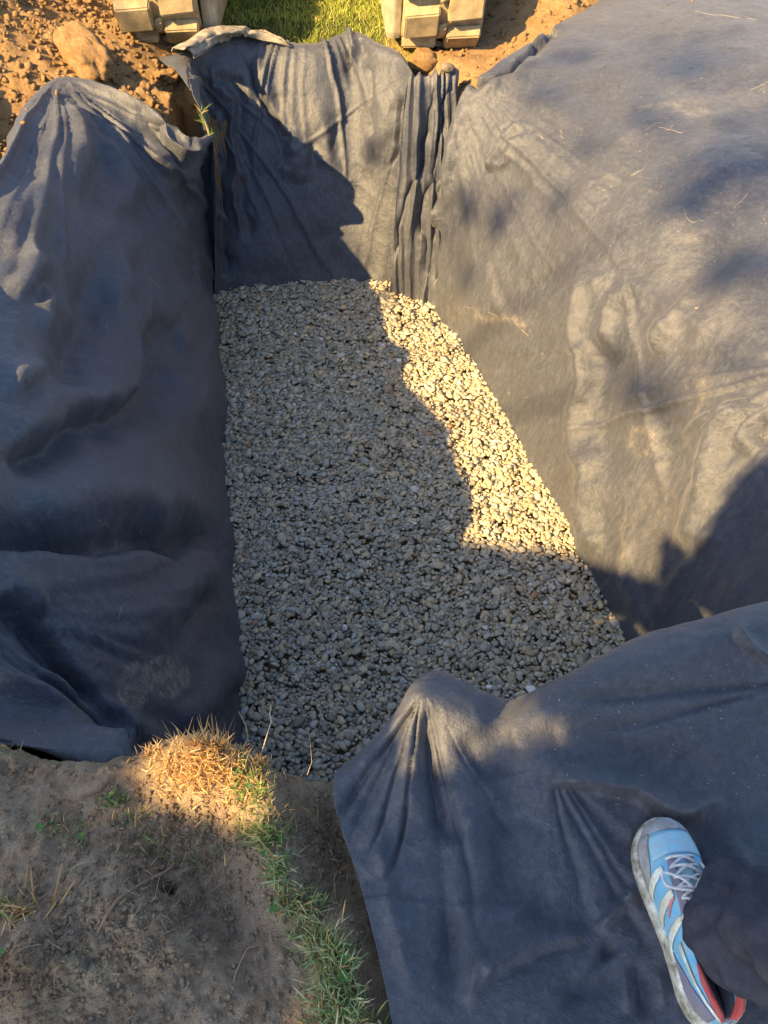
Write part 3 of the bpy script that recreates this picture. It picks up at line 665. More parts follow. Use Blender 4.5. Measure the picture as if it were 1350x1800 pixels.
o = mesh_obj('gravel', GVa, GFa, M_STONE, cols=GCa); tag(o, kind='stuff')
print('stones', nS)
bedv = [(x_, y_, -1.185) for x_, y_ in gpoly]
o = mesh_obj('pit_floor', bedv, [tuple(range(len(bedv)))[::-1]], M_TOP, smooth=False); tag(o, kind='structure')
#TAIL
# ------------------------------------------------------------------ excavator parked at the far end
M_TRK = dirty_mat('muddy_track_rubber', (0.22, 0.17, 0.10), (0.42, 0.33, 0.19), 0.8, 14, 0.9, 0.15, 0.004)
M_STEEL = dirty_mat('muddy_steel', (0.22, 0.18, 0.12), (0.46, 0.38, 0.26), 0.75, 9, 0.8, 0.3)
M_YEL = dirty_mat('yellow_paint', (0.55, 0.32, 0.04), (0.30, 0.22, 0.12), 0.3, 6, 0.5, 0.4)
M_GLS = dirty_mat('cab_glass', (0.03, 0.035, 0.04), (0.2, 0.17, 0.13), 0.1, 6, 0.1, 0.5)
M_DRK = dirty_mat('dark_rubber', (0.03, 0.03, 0.032), (0.12, 0.10, 0.08), 0.3, 12, 0.7, 0.3)
ex = empty('excavator', (-0.50, 5.80, -0.035)); ex.rotation_euler = (0, math.radians(1.9), math.radians(3))
tag(ex, 'compact excavator with two muddy rubber tracks parked at the far end of the pit', 'excavator')
TR, TL, TW = 0.27, 0.92, 0.43
def loop_pt(a):
    """a in metres round the track loop, from the front top going down"""
    per = 2 * (2 * (TL)) + 2 * math.pi * TR; a %= per; st = 2 * TL
    if a < st: return (-TL + a, 2 * TR, 0.0)
    a -= st
    if a < math.pi * TR: q = a / TR; return (TL + TR * math.sin(q), TR + TR * math.cos(q), q)
    a -= math.pi * TR
    if a < st: return (TL - a, 0.0, math.pi)
    a -= st; q = a / TR; return (-TL - TR * math.sin(q), TR - TR * math.cos(q), math.pi + q)
PER = 4 * TL + 2 * math.pi * TR
def pad_mesh(w, l, h, name):
    bm = bmesh.new(); bmesh.ops.create_cube(bm, size=1)
    for v in bm.verts:
        k = 0.80 if v.co.z > 0 else 1.0
        v.co = Vector((v.co.x * w * (0.94 if v.co.z > 0 else 1), v.co.y * l * k + (0.018 if v.co.x > 0 else -0.004), v.co.z * h))
    bmesh.ops.bevel(bm, geom=bm.edges[:], offset=0.007, segments=2, affect='EDGES')
    me = bpy.data.meshes.new(name); bm.to_mesh(me); bm.free(); me.materials.append(M_TRK)
    return me
PADM = [pad_mesh(0.19, 0.165, 0.055, 'track_pad'), pad_mesh(0.19, 0.15, 0.055, 'track_pad')]
LINKM = pad_mesh(0.05, 0.09, 0.03, 'track_link')
for side in (-1, 1):
    V = []; n = 90
    for i in range(n):
        y, z, q = loop_pt(PER * i / n); ny, nz = math.sin(q), math.cos(q)
        for xx, off in ((-TW / 2, -0.02), (-TW / 2, -0.045), (TW / 2, -0.045), (TW / 2, -0.02)):
            V.append((side * 0.75 + xx, -y + -ny * off, z + nz * off))
    F = [(i * 4 + k, i * 4 + (k + 1) % 4, ((i + 1) % n) * 4 + (k + 1) % 4, ((i + 1) % n) * 4 + k) for i in range(n) for k in range(4)]
    tr = mesh_obj('track', V, F, M_TRK, ex)
    npad = 27
    for c_, (dx, ph) in enumerate(((-0.115, 0.0), (0.115, 0.5))):
        for i in range(npad):
            y, z, q = loop_pt(PER * (i + ph) / npad)
            ny, nz = math.sin(q), math.cos(q)
            p = bpy.data.objects.new('track_pad', PADM[(i + c_) % 2]); C.objects.link(p); p.parent = tr
            p.location = (side * 0.75 + dx, -(y + ny * 0.0), z + nz * 0.0)
            p.rotation_euler = (q, 0, 0.0 if dx < 0 else math.pi * 0)
            p.rotation_euler = Euler((q + random.uniform(-.02, .02), 0, random.uniform(-.03, .03)))
    for i in range(27):
        y, z, q = loop_pt(PER * (i + 0.25) / 27)
        p = bpy.data.objects.new('track_link', LINKM); C.objects.link(p); p.parent = tr
        p.location = (side * 0.75, -y, z); p.rotation_euler = (q, 0, 0)
    for yy, rr in ((-TL, 0.215), (TL, 0.215), (-0.45, 0.09), (0, 0.09), (0.45, 0.09)):
        zz = TR if rr > 0.1 else 0.14
        w_ = mesh_obj('idler_wheel' if rr > 0.1 else 'track_roller', *tube([(side * 0.75 - 0.15, yy, zz), (side * 0.75 + 0.15, yy, zz)], rr, 28), M_STEEL, tr, smooth=False)
    MB().box((side * 0.75 - side * 0.02, 0, TR), (0.20, 1.7, 0.22), 0.03).build('track_frame', M_STEEL, tr)
    MB().box((side * 0.75 - side * 0.255, -0.42, 0.19), (0.09, 1.30, 0.30), 0.04).build('inner_guard', M_STEEL, tr)
MB().box((0, 0.0, 0.42), (1.05, 0.9, 0.2), 0.04).build('undercarriage', M_STEEL, ex)
mesh_obj('slew_ring', *tube([(0, 0, 0.52), (0, 0, 0.64)], 0.42, 36), M_STEEL, ex, smooth=False)
MB().box((0, 0.25, 0.78), (1.6, 1.9, 0.28), 0.06).build('house_deck', M_YEL, ex)
MB().box((0.0, 0.95, 1.15), (1.55, 0.75, 0.65), 0.12).build('engine_cover', M_YEL, ex)
MB().box((-0.38, 0.05, 1.75), (0.86, 1.15, 0.07), 0.02).box((-0.38, 0.05, 0.95), (0.86, 1.1, 0.14), 0.03).box((-0.78, -0.48, 1.35), (0.06, 0.06, 0.8)).box((0.02, -0.48, 1.35), (0.06, 0.06, 0.8)).box((-0.78, 0.58, 1.35), (0.06, 0.06, 0.8)).box((0.02, 0.58, 1.35), (0.06, 0.06, 0.8)).build('cab', M_YEL, ex)
for c_, d_ in (((-0.38, -0.48, 1.35), (0.74, 0.01, 0.74)), ((-0.79, 0.05, 1.35), (0.01, 1.0, 0.74)), ((0.03, 0.05, 1.35), (0.01, 1.0, 0.74))): MB().box(c_, d_).build('cab_window', M_GLS, ex)
mesh_obj('boom', *tube([(0.42, -0.35, 0.95), (0.42, -0.75, 1.9), (0.42, -0.1, 2.6), (0.42, 0.9, 2.75)], [0.14, 0.15, 0.13, 0.10], 4), M_YEL, ex, smooth=False)
mesh_obj('dipper_arm', *tube([(0.42, 0.9, 2.75), (0.42, 1.7, 2.1), (0.42, 1.9, 1.6)], [0.10, 0.11, 0.08], 4), M_YEL, ex, smooth=False)

# ------------------------------------------------------------------ clods and crumbs
IV3, IF3 = ico(4)
def clod(name, label, p, dims, rot, mat, seed, amp=0.10, cat='clod', group=None):
    V = IV3.copy(); N = V.copy()
    d = 1 + amp * 1.6 * fbm(N[:, 0] * 1.3 + seed, N[:, 1] * 1.3, N[:, 2] * 1.3, 3, seed) + amp * 1.0 * fbm(N[:, 0] * 5 + seed, N[:, 1] * 5, N[:, 2] * 5, 5, seed + 7, 0.65)
    V = np.sign(V) * np.abs(V) ** 0.85 * d[:, None]
    V = (V * np.array(dims)) @ np.array(Euler(rot).to_matrix()).T
    o = mesh_obj(name, V, IF3, mat); o.location = p; tag(o, label, cat, group); return o
def gpt(u, v):
    h = shoot(u, v); return h[0]
p = gpt(152, 122); clod('clay_clod', 'big oblong orange clay clod resting on the top of the left sheet', (p.x, p.y + 0.02, p.z + 0.055), (0.155, 0.095, 0.085), (0.25, 0.5, -0.75), M_CLOD, 3)
p = gpt(745, 122); clod('clay_clod', 'squarish orange clay clod in front of the right track', (p.x, p.y + 0.02, p.z + 0.03), (0.085, 0.07, 0.06), (0.1, 0.1, 0.3), M_CLOD, 12, 0.07)
M_DSTONE = dirty_mat('dark_stone', (0.07, 0.065, 0.06), (0.2, 0.15, 0.1), 0.4, 40, 0.8)
p = gpt(786, 124); clod('stone', 'small dark stone beside the squarish clod near the right track', (p.x, p.y, p.z + 0.012), (0.035, 0.028, 0.022), (0, 0.2, 0.4), M_DSTONE, 15, 0.05, 'stone')
p = gpt(300, 140); clod('clay_clod', 'brown clay clod in the gap between left sheet and grey flap', (p.x - 0.02, p.y, p.z + 0.01), (0.07, 0.055, 0.04), (0, 0.1, 0.9), M_CLOD, 22, 0.14)
p = gpt(338, 172); clod('clay_clod', 'long orange clay lump at the left back corner above the little green tuft', (p.x, p.y, p.z - 0.005), (0.15, 0.045, 0.045), (0.1, 0.12, -1.05), M_CLOD, 28, 0.14)
p = gpt(160, 1378); clod('soil_clod', 'flat grey brown soil slab lying on the near left bank', (p.x, p.y, p.z - 0.004), (0.043, 0.019, 0.012), (0, 0, 0.45), M_TOP, 33, 0.06)
def scatter(name, n, sampler, smin, smax, mat, seed, sink=0.3, power=2.6):
    rng = np.random.default_rng(seed); V0, F0 = ico(1); Vs = []; k = 0
    for _ in range(n):
        q = sampler(rng)
        if q is None: continue
        x, y, z = q; s_ = smin + (smax - smin) * rng.random() ** power
        V = V0 * (1 + 0.30 * rng.normal(size=(len(V0), 1))).clip(0.5, 1.5) * np.array([1, rng.uniform(0.5, 1), rng.uniform(0.4, 0.9)]) * s_
        Vs.append(V @ rotm(rng, 0.6).T + (x, y, z + s_ * sink)); k += 1
    F = (F0[None] + (np.arange(k) * len(V0))[:, None, None]).reshape(-1, 3)
    o = mesh_obj(name, np.concatenate(Vs), F, mat, smooth=False); tag(o, kind='stuff'); return o
def s_spoil(rng):
    x = rng.uniform(-2.6, -1.0); y = rng.uniform(3.0, 5.4)
    if rng.random() < 0.25: x = rng.uniform(0.3, 2.2); y = rng.uniform(4.2, 6.5)
    h = GB.ray_cast(Vector((x, y, 3)), Vector((0, 0, -1)))
    if h[0] is None or h[0].z < -0.2: return None
    hs = drop(x, y, 3.0, NSHEET)
    if hs is not None and hs > h[0].z - 0.01 and rng.random() > 0.012: return None
    if hs is not None: return (x, y, max(hs, h[0].z))
    return (x, y, h[0].z)
scatter('spoil_crumbs', 10000, s_spoil, 0.003, 0.022, M_CLOD, 5)
def s_bank(rng):
    if rng.random() < 0.5: u, v = rng.uniform(-30, 640), rng.uniform(1330, 1830)
    else: c_ = ((120, 1690, 130, 90), (270, 1580, 100, 60), (330, 1470, 150, 50), (580, 1500, 40, 120))[rng.integers(4)]; u, v = c_[0] + rng.normal() * c_[2] * 0.7, c_[1] + rng.normal() * c_[3] * 0.7
    r = Vector(ray(u, v)).normalized(); h = BANKB.ray_cast(Vector((0, 0, CAM_H)), r)
    if h[0] is None: return None
    hs = drop(h[0].x, h[0].y, 3.0, NSHEET)
    if hs is not None and hs > h[0].z: return None
    return tuple(h[0])
scatter('soil_crumbs', 10000, s_bank, 0.0008, 0.0062, M_TOP, 6, power=5.0)

# ------------------------------------------------------------------ grass, straw, clover and roots
def blades(bases, rng, Lr, wr_, cols, lean=0.6, curl=0.8, up=1.0, dirv=None, seg=4):
    V = []; F = []; K = []
    for b in bases:
        L = rng.uniform(*Lr); w = rng.uniform(*wr_); a = rng.uniform(0, 2 * math.pi); le = abs(rng.normal()) * lean
        d = np.array([math.cos(a) * le, math.sin(a) * le, up])
        if dirv is not None: d = d + np.array(dirv)
        d /= np.linalg.norm(d); a2 = a + rng.normal() * 0.7; cu = np.array([math.cos(a2), math.sin(a2), -0.35]) * curl * rng.uniform(0.2, 1.2)
        side = np.cross(d, [rng.normal(), rng.normal(), 0.3]); side /= np.linalg.norm(side) + 1e-9
        c = np.array(cols[rng.integers(len(cols))]) * rng.uniform(0.75, 1.25); o = len(V); kink = rng.uniform(0.3, 0.8)
        p = np.array(b, float)
        for i in range(seg + 1):
            t = i / seg; ww = w * (1 - t) ** 0.6 * (0.6 + 0.4 * min(1, t * 4)) + 0.00012
            V.append(p - side * ww); V.append(p + side * ww); K += [c * (0.8 + 0.3 * t)] * 2
            d = d + cu * (1.6 if abs(t - kink) < 0.15 else 0.6) / seg; d /= np.linalg.norm(d); p = p + d * L / seg
        for i in range(seg): F.append((o + 2 * i, o + 2 * i + 1, o + 2 * i + 3, o + 2 * i + 2))
    return V, F, K
STRAW = [(0.66, 0.44, 0.19), (0.58, 0.36, 0.15), (0.72, 0.55, 0.29), (0.46, 0.28, 0.12)]
GREEN = [(0.16, 0.27, 0.07), (0.22, 0.33, 0.10), (0.11, 0.20, 0.06), (0.30, 0.38, 0.14)]
MIXG = STRAW[:2] + GREEN + [(0.35, 0.36, 0.16)]
def bases_px(n, u, v, ru, rv, rng, on=None, g=True):
    out_ = []
    for _ in range(n):
        if g: a, b = u + rng.normal() * ru * 0.5, v + rng.normal() * rv * 0.5
        else: a, b = u + rng.uniform(-ru, ru), v + rng.uniform(-rv, rv)
        r = Vector(ray(a, b)).normalized(); h = (on or BANKB).ray_cast(Vector((0, 0, CAM_H)), r)
        if h[0] is None or h[0].z < -0.13: continue
        if on is None:
            hs = drop(h[0].x, h[0].y, 3.0, NSHEET)
            if hs is not None and hs > h[0].z: continue
        out_.append(tuple(h[0] + Vector((0, 0, -0.002))))
    return out_
def tuft(label, parts, seed, name='grass_tuft', kind=None, mat=None):
    rng = np.random.default_rng(seed); V = []; F = []; K = []
    for n, (u, v, ru, rv), Lr, wr_, cols, lean, curl in parts:
        a, b, c = blades(bases_px(n, u, v, ru, rv, rng), rng, Lr, wr_, cols, lean, curl)
        F += [tuple(i + len(V) for i in f) for f in b]; V += a; K += c
    o = mesh_obj(name, V, F, mat or M_BLADE, cols=np.array(K))
    if kind: tag(o, kind=kind)
    else: tag(o, label, 'grass tuft', 'grass tufts on the near left bank')
    return o
W1, W2 = (0.0006, 0.0016), (0.0008, 0.0022)
tuft('straw coloured grass tuft catching the sun on the crest of the near left bank',
     [(1300, (350, 1352, 84, 52), (0.010, 0.038), W1, STRAW, 0.9, 1.1), (60, (345, 1312, 30, 8), (0.03, 0.085), W2, STRAW, 0.35, 0.3), (70, (385, 1315, 26, 10), (0.03, 0.075), W2, STRAW, 0.4, 0.3)], 1)
tuft('yellow green grass tuft with clover just right of the sunlit straw tuft',
     [(420, (438, 1385, 44, 50), (0.012, 0.036), W1, STRAW + GREEN[:2] * 2, 0.9, 0.9), (60, (465, 1340, 16, 14), (0.02, 0.045), W2, STRAW, 0.5, 0.5)], 2)
tuft('shaded green grass tuft below the yellow green one on the near bank',
     [(300, (465, 1462, 42, 34), (0.015, 0.04), W1, GREEN + [STRAW[2]], 0.9, 0.8)], 3)
tuft('sparse pale grass tuft at the left frame edge of the near bank',
     [(60, (15, 1600, 40, 28), (0.02, 0.06), W2, STRAW + GREEN, 1.2, 0.8), (24, (60, 1590, 50, 14), (0.03, 0.07), W2, STRAW, 1.6, 0.5)], 4)
tuft('small green grass tuft beside the flat soil slab',
     [(75, (205, 1405, 30, 16), (0.012, 0.034), W1, GREEN, 0.9, 0.9), (40, (230, 1440, 40, 26), (0.012, 0.03), W1, MIXG, 1.1, 1.0)], 5)
tuft('thin straggling green grass tuft low on the left slope',
     [(48, (110, 1445, 50, 24), (0.014, 0.04), W1, MIXG, 1.4, 1.2)], 6)
tuft('pale dry grass tuft on the rim left of the sunlit one',
     [(110, (262, 1322, 36, 14), (0.014, 0.034), W1, STRAW, 0.8, 0.8), (12, (165, 1325, 8, 5), (0.014, 0.03), W2, STRAW, 0.5, 0.4)], 7)
tuft('dark straggly grass tuft at the far left end of the rim',
     [(80, (15, 1312, 40, 14), (0.012, 0.036), W1, MIXG, 1.0, 0.9)], 8)
parts = []
for (u, v, ru, rv, n, Lm) in ((492, 1530, 24, 34, 150, .034), (510, 1585, 26, 26, 120, .032), (548, 1600, 30, 40, 190, .038), (560, 1660, 34, 36, 250, .04), (590, 1700, 36, 36, 290, .04), (590, 1755, 44, 34, 320, .042), (600, 1800, 50, 30, 320, .042)):
    parts.append((n, (u, v, ru, rv), (0.014, Lm * 1.3), W2, MIXG + [(0.50, 0.55, 0.30), (0.62, 0.58, 0.36), (0.36, 0.48, 0.22)] * 2, 1.0, 0.9))
tuft('', parts, 9, 'grass', 'stuff')
tuft('', [(260, (300, 1480, 190, 60), (0.010, 0.03), W1, MIXG, 1.3, 1.2), (90, (520, 1430, 60, 60), (0.015, 0.045), (0.0004, 0.0009), STRAW[1:], 2.0, 1.2), (120, (560, 1600, 60, 160), (0.015, 0.04), (0.0004, 0.0009), STRAW[1:], 2.5, 1.0),
          (170, (300, 1560, 130, 70), (0.012, 0.045), (0.0003, 0.0010), [(0.36, 0.26, 0.18), (0.46, 0.36, 0.26)], 2.5, 1.6), (200, (220, 1600, 230, 140), (0.010, 0.045), (0.0003, 0.0010), [(0.40, 0.30, 0.20), (0.5, 0.4, 0.28)], 2.5, 1.6)], 10, 'dry_stalks', 'stuff')
# the small tuft hanging in the far left corner
rng = np.random.default_rng(44); bs = []
for _ in range(110):
    f = rng.random(); u = 356 + 14 * f + rng.normal() * 3; v = 195 + 48 * f + rng.normal() * 4; h = shoot(u, v)
    if h: bs.append(tuple(h[0]))
a, b, c = blades(bs, rng, (0.03, 0.08), (0.0015, 0.003), GREEN + [STRAW[0]], 0.8, 0.6)
tag(mesh_obj('grass_tuft', a, b, M_BLADE, cols=np.array(c)), 'little green grass tuft hanging over the left back corner of the pit', 'grass tuft')
# lawn under the machine and beyond
rng = np.random.default_rng(45); bs = []
while len(bs) < 15000:
    x = rng.uniform(-1.1, 0.25); y = 4.5 + 2.0 * rng.random() ** 1.4
    h = GB.ray_cast(Vector((x, y, 3)), Vector((0, 0, -1)))
    if h[0] is None or (y < 4.62 + 0.1 * math.sin(x * 9)): continue
    hs = drop(x, y, 3.0, NSHEET)
    if hs is not None and hs > h[0].z: continue
    bs.append((x, y, h[0].z - 0.004))
a, b, c = blades(bs, rng, (0.02, 0.055), (0.0012, 0.0028), [(0.34, 0.42, 0.06), (0.46, 0.50, 0.10), (0.58, 0.52, 0.18), (0.26, 0.34, 0.05)], 0.7, 0.5, seg=2)
tag(mesh_obj('lawn_grass', a, b, M_BLADE, cols=np.array(c)), kind='stuff')

# clover
def leaflet(name, parent, M, r, col):
    n = 12; V = [M @ Vector((0, 0, 0))]; K = [col]
    for i in range(n + 1):
        t = -2.2 + 4.4 * i / n; rr = r * (1.0 - 0.16 * math.exp(-(t / 0.35) ** 2)); V.append(M @ Vector((r * 0.95 + rr * math.cos(t), rr * 0.92 * math.sin(t), 0.25 * r * abs(math.sin(t))))); K.append(np.array(col) * 0.85)
    return mesh_obj(name, V, [(0, i, i + 1) for i in range(1, n + 1)], M_BLADE, parent, cols=np.array(K))
CL = [(421, 1368, .0075, 'bright green clover sprig standing in the sunlit tuft'), (438, 1392, .006, 'smaller lit clover sprig just below the bright one'), (76, 1466, .0065, 'lone clover sprig on bare soil at the far left'),
      (146, 1478, .0065, 'clover sprig below the straggling tuft on the left slope'), (482, 1606, .0075, 'clover sprig at the left side of the grass strip, beside bare soil'), (466, 1512, .006, 'clover sprig under the shaded green tuft'),
      (505, 1512, .006, 'clover sprig at the right foot of the shaded green tuft'), (606, 1692, .0085, 'upper of two bright clover sprigs near the bottom of the grass strip'), (606, 1728, .0085, 'lower of two bright clover sprigs near the bottom of the grass strip'), (4, 1682, .007, 'clover sprig cut by the left edge of the picture')]
for k, (u, v, r, lab) in enumerate(CL):
    h = shoot(u, v); base = h[0]; hgt = 0.014 + 0.006 * (k % 3); root = empty('clover_sprig', base)
    tag(root, lab, 'clover', 'clover sprigs on the near bank')
    mesh_obj('stem', *[tube([(0, 0, 0), (0.002, 0.001, hgt * 0.6), (0.0, 0.003, hgt)], 0.0006, 4)[i] for i in (0, 1)], M_BLADE, root, cols=np.tile((0.2, 0.28, 0.1), (12, 1)))
    for j in range(3):
        M = Matrix.Translation((0, 0.003, hgt)) @ Matrix.Rotation(j * 2.094 + k, 4, 'Z') @ Matrix.Rotation(random.uniform(-0.5, 0.1), 4, 'Y')
        leaflet('leaflet', root, M, r * 0.62, (0.10, 0.23, 0.06))
# thin roots and lint
def strand(pxs, lift=0.003, r=0.0006, n=10, wob=2.0, rng=random.Random(3)):
    pts = []
    for i in range(n):
        t = i / (n - 1) * (len(pxs) - 1); k = min(int(t), len(pxs) - 2); f = t - k
        u = pxs[k][0] * (1 - f) + pxs[k + 1][0] * f + rng.uniform(-wob, wob); v = pxs[k][1] * (1 - f) + pxs[k + 1][1] * f + rng.uniform(-wob, wob)
        h = shoot(u, v)
        if h: pts.append(h[0] + h[1] * (lift if h[1].z > 0 or True else -lift) * (1 if h[1].dot(Vector(ray(u, v))) < 0 else -1))
    return tube(pts, r, 4) if len(pts) > 2 else ([], [])
mb = MB()
for pxs, r in (([(168, 912), (185, 922), (205, 940)], .0007), ([(205, 935), (200, 955), (203, 985)], .0006), ([(160, 950), (167, 958), (168, 968)], .0007), ([(213, 1065), (207, 1090)], .0008), ([(243, 930), (252, 943)], .0006), ([(256, 926), (266, 944)], .0006),
               ([(58, 1284), (72, 1296)], .0008), ([(243, 1280), (246, 1298)], .0006), ([(258, 488), (284, 508)], .0008), ([(185, 573), (195, 580)], .001), ([(80, 1045), (84, 1055)], .0008), ([(820, 538), (860, 548), (900, 562), (930, 590)], .0013),
               ([(1222, 545), (1230, 540)], .0015), ([(1160, 225), (1200, 235)], .0014), ([(1110, 310), (1132, 296)], .0016), ([(985, 228), (990, 246)], .0016), ([(950, 240), (958, 246)], .0013), ([(1135, 230), (1150, 218), (1165, 216)], .0012), ([(1170, 232), (1185, 222)], .0012),
               ([(1290, 365), (1315, 340)], .0014), ([(1200, 375), (1216, 392), (1240, 388)], .0012), ([(1320, 160), (1350, 145)], .0015), ([(1220, 20), (1260, 28), (1330, 36)], .0012), ([(835, 95), (845, 108)], .0014)):
    mb.add(strand(pxs, 0.003, r * (0.55 if r > .0009 else 0.9)))
rr_ = random.Random(8)
for _ in range(210):
    k = rr_.random()
    if k < 0.35: u, v = rr_.uniform(1050, 1350), rr_.uniform(130, 480)
    elif k < 0.5: u, v = rr_.uniform(780, 1000), rr_.uniform(480, 760)
    elif k < 0.75: u, v = rr_.uniform(960, 1350), rr_.uniform(1150, 1420)
    else: u, v = rr_.uniform(0, 400), rr_.uniform(900, 1300)
    a = rr_.uniform(0, 6.28); l = rr_.uniform(1.2, 4.5); mb.add(strand([(u, v), (u + l * math.cos(a), v + l * math.sin(a))], 0.003, rr_.uniform(.0004, .0008), 3, 0.2, rr_))
o = mb.build('dry_grass_bits', M_ROOT); a_ = o.data.color_attributes.new('col', 'FLOAT_COLOR', 'POINT')
a_.data.foreach_set('color', np.tile(np.array([0.36, 0.31, 0.24, 1], dtype=np.float32), len(o.data.vertices))); tag(o, kind='stuff')
def root(label, pts, r, col=(0.42, 0.30, 0.20)):
    V, F = tube(pts, r, 5); o = mesh_obj('root', V, F, M_ROOT, cols=np.tile(col, (len(V), 1))); tag(o, label, 'root', 'dry roots on the near bank')
def rp(u, v, dz): p = shoot(u, v)[0]; return (p.x, p.y, p.z + dz)
root('pale wiggly root sticking up over the gravel, right of the sunlit tuft', [pz(455, 1345, -0.01), pz(462, 1316, 0.01), pz(470, 1290, 0.02), pz(477, 1268, 0.03), pz(474, 1256, 0.03), pz(477, 1240, 0.035)], [.0012, .0011, .001, .001, .0009, .0006], (0.6, 0.45, 0.28))
root('thin grey root leaning over the left sheet beside the gravel edge', [pz(440, 1322, 0), pz(436, 1300, 0.01), pz(432, 1275, 0.02), pz(419, 1250, 0.03)], [.0009, .0008, .0007, .0004])
root('long pale root curving over the bare soil left of the grass strip', [rp(406, 1748, .002), rp(414, 1715, .004), rp(424, 1690, .004), rp(435, 1668, .004), rp(456, 1662, .003)], [.0009, .001, .001, .0009, .0005])
root('fine root hanging over the gravel near the sheet corner', [pz(540, 1362, 0), pz(548, 1340, 0.005), pz(546, 1312, 0.01), pz(543, 1290, 0.015)], [.0008, .0007, .0006, .0004])
root('long rusty root slanting down the crumbly left slope', [rp(172, 1640, .003), rp(188, 1612, .005), rp(205, 1585, .005), rp(240, 1560, .005), rp(290, 1535, .006), rp(318, 1512, .004)], [.0015, .0025, .0028, .002, .0022, .001], (0.26, 0.16, 0.10))

# ------------------------------------------------------------------ person
heel = Vector(pz(1258, 1808, 0.03)); toe = Vector(pz(1152, 1478, 0.03))
d_ = toe - heel; yaw = math.atan2(-d_.x, d_.y); SL = 0.300
pe = empty('person', (heel.x, heel.y, 0.018)); tag(pe, 'person in dark trousers standing on the near right sheet in a worn blue sneaker', 'person')
M_SOLE = dirty_mat('cream_midsole', (0.78, 0.77, 0.68), (0.20, 0.17, 0.11), 0.42, 38, 0.6)
M_BLUE = dirty_mat('blue_mesh', (0.10, 0.40, 0.66), (0.30, 0.42, 0.46), 0.5, 50, 0.8)
M_LBLUE = dirty_mat('light_blue_suede', (0.26, 0.52, 0.64), (0.36, 0.42, 0.43), 0.55, 60, 0.9)
M_GREY = dirty_mat('grey_suede', (0.38, 0.38, 0.41), (0.22, 0.20, 0.16), 0.5, 45, 0.95)
M_LAV = dirty_mat('lavender_suede', (0.20, 0.185, 0.29), (0.22, 0.20, 0.22), 0.4, 45, 0.95)
M_WHT = dirty_mat('off_white_leather', (0.80, 0.84, 0.78), (0.52, 0.50, 0.38), 0.3, 50, 0.5)
M_LACE = dirty_mat('white_lace', (0.66, 0.69, 0.74), (0.45, 0.45, 0.45), 0.25, 200, 0.9)
M_RED = dirty_mat('red_lining', (0.60, 0.05, 0.05), (0.42, 0.10, 0.09), 0.25, 60, 0.85)
M_PINK = dirty_mat('coral_patch', (0.70, 0.16, 0.20), (0.5, 0.2, 0.2), 0.2, 60, 0.8)
M_TROU = dirty_mat('dark_cotton', (0.026, 0.028, 0.042), (0.050, 0.052, 0.066), 0.4, 30, 0.9, 0.15)
M_SKIN = dirty_mat('skin', (0.45, 0.27, 0.19), (0.42, 0.24, 0.17), 0.2, 20, 0.5)
M_HAIR = dirty_mat('brown_hair', (0.06, 0.035, 0.02), (0.03, 0.02, 0.012), 0.4, 60, 0.6)
sk = [0, .03, .08, .16, .28, .40, .52, .64, .74, .83, .90, .95, .985, 1.0]
wk = [.010, .024, .033, .037, .035, .034, .038, .044, .0475, .046, .040, .031, .018, .004]
ck = [0, 0, 0, 0, -.001, -.002, -.002, 0, .002, .004, .006, .008, .009, .009]
hk = [.045, .066, .073, .070, .062, .066, .082, .076, .064, .054, .046, .038, .028, .014]
openk = [1, 1, 1, 1, 1, .75, .1, 0, 0, 0, 0, 0, 0, 0]
PO = [(-1, 0), (-1.04, .22), (-1.02, .5), (-.90, .78), (-.70, 1.0), (-.52, .86), (0, .55)]
PC_ = [(-1, 0), (-1.03, .25), (-.98, .5), (-.85, .72), (-.62, .88), (-.34, .97), (0, 1.0)]
def shoe_pt(s, c):
    w = np.interp(s, sk, wk) * 0.97; h = np.interp(s, sk, hk); cx = np.interp(s, sk, ck); op = np.interp(s, sk, openk)
    m = c if c <= 0.5 else 1 - c; t = m / 0.5 * 6; i = min(int(t), 5); f = t - i; f = f * f * (3 - 2 * f) * 0.5 + f * 0.5
    a = [(PC_[k][0] * (1 - op) + PO[k][0] * op, PC_[k][1] * (1 - op) + PO[k][1] * op) for k in (i, i + 1)]
    x = a[0][0] * (1 - f) + a[1][0] * f; z = a[0][1] * (1 - f) + a[1][1] * f
    if c > 0.5: x = -x
    return Vector((cx + x * w, s * SL, 0.026 + z * h))
def shoe_n(s, c):
    e_ = 0.004; a = shoe_pt(min(s + e_, 1), c) - shoe_pt(max(s - e_, 0), c); b = shoe_pt(s, min(c + e_, 1)) - shoe_pt(s, max(c - e_, 0)); n = b.cross(a)
    if n.length < 1e-12: return Vector((0, 0, 1))
    n.normalize(); q = shoe_pt(s, c) - Vector((0, s * SL, 0.03))
    return n if n.dot(q) > 0 else -n
def overlay(name, A, B, mat, parent, off=0.0014, n=18, m=8, th=0.0016):
    """patch between two curves (lists of (s, c)) laid over the shoe"""
    def ev(P, t):
        t *= len(P) - 1; i = min(int(t), len(P) - 2); f = t - i; return (P[i][0] * (1 - f) + P[i + 1][0] * f, P[i][1] * (1 - f) + P[i + 1][1] * f)
    V = []
    for i in range(n):
        a, b = ev(A, i / (n - 1)), ev(B, i / (n - 1))
        for j in range(m):
            f = j / (m - 1); s, c = a[0] * (1 - f) + b[0] * f, a[1] * (1 - f) + b[1] * f
            V.append(shoe_pt(s, c) + shoe_n(s, c) * off)
    o = mesh_obj(name, V, grid_faces(n, m), mat, parent); sm = o.modifiers.new('thickness', 'SOLIDIFY'); sm.thickness = th; sm.offset = 0; return o
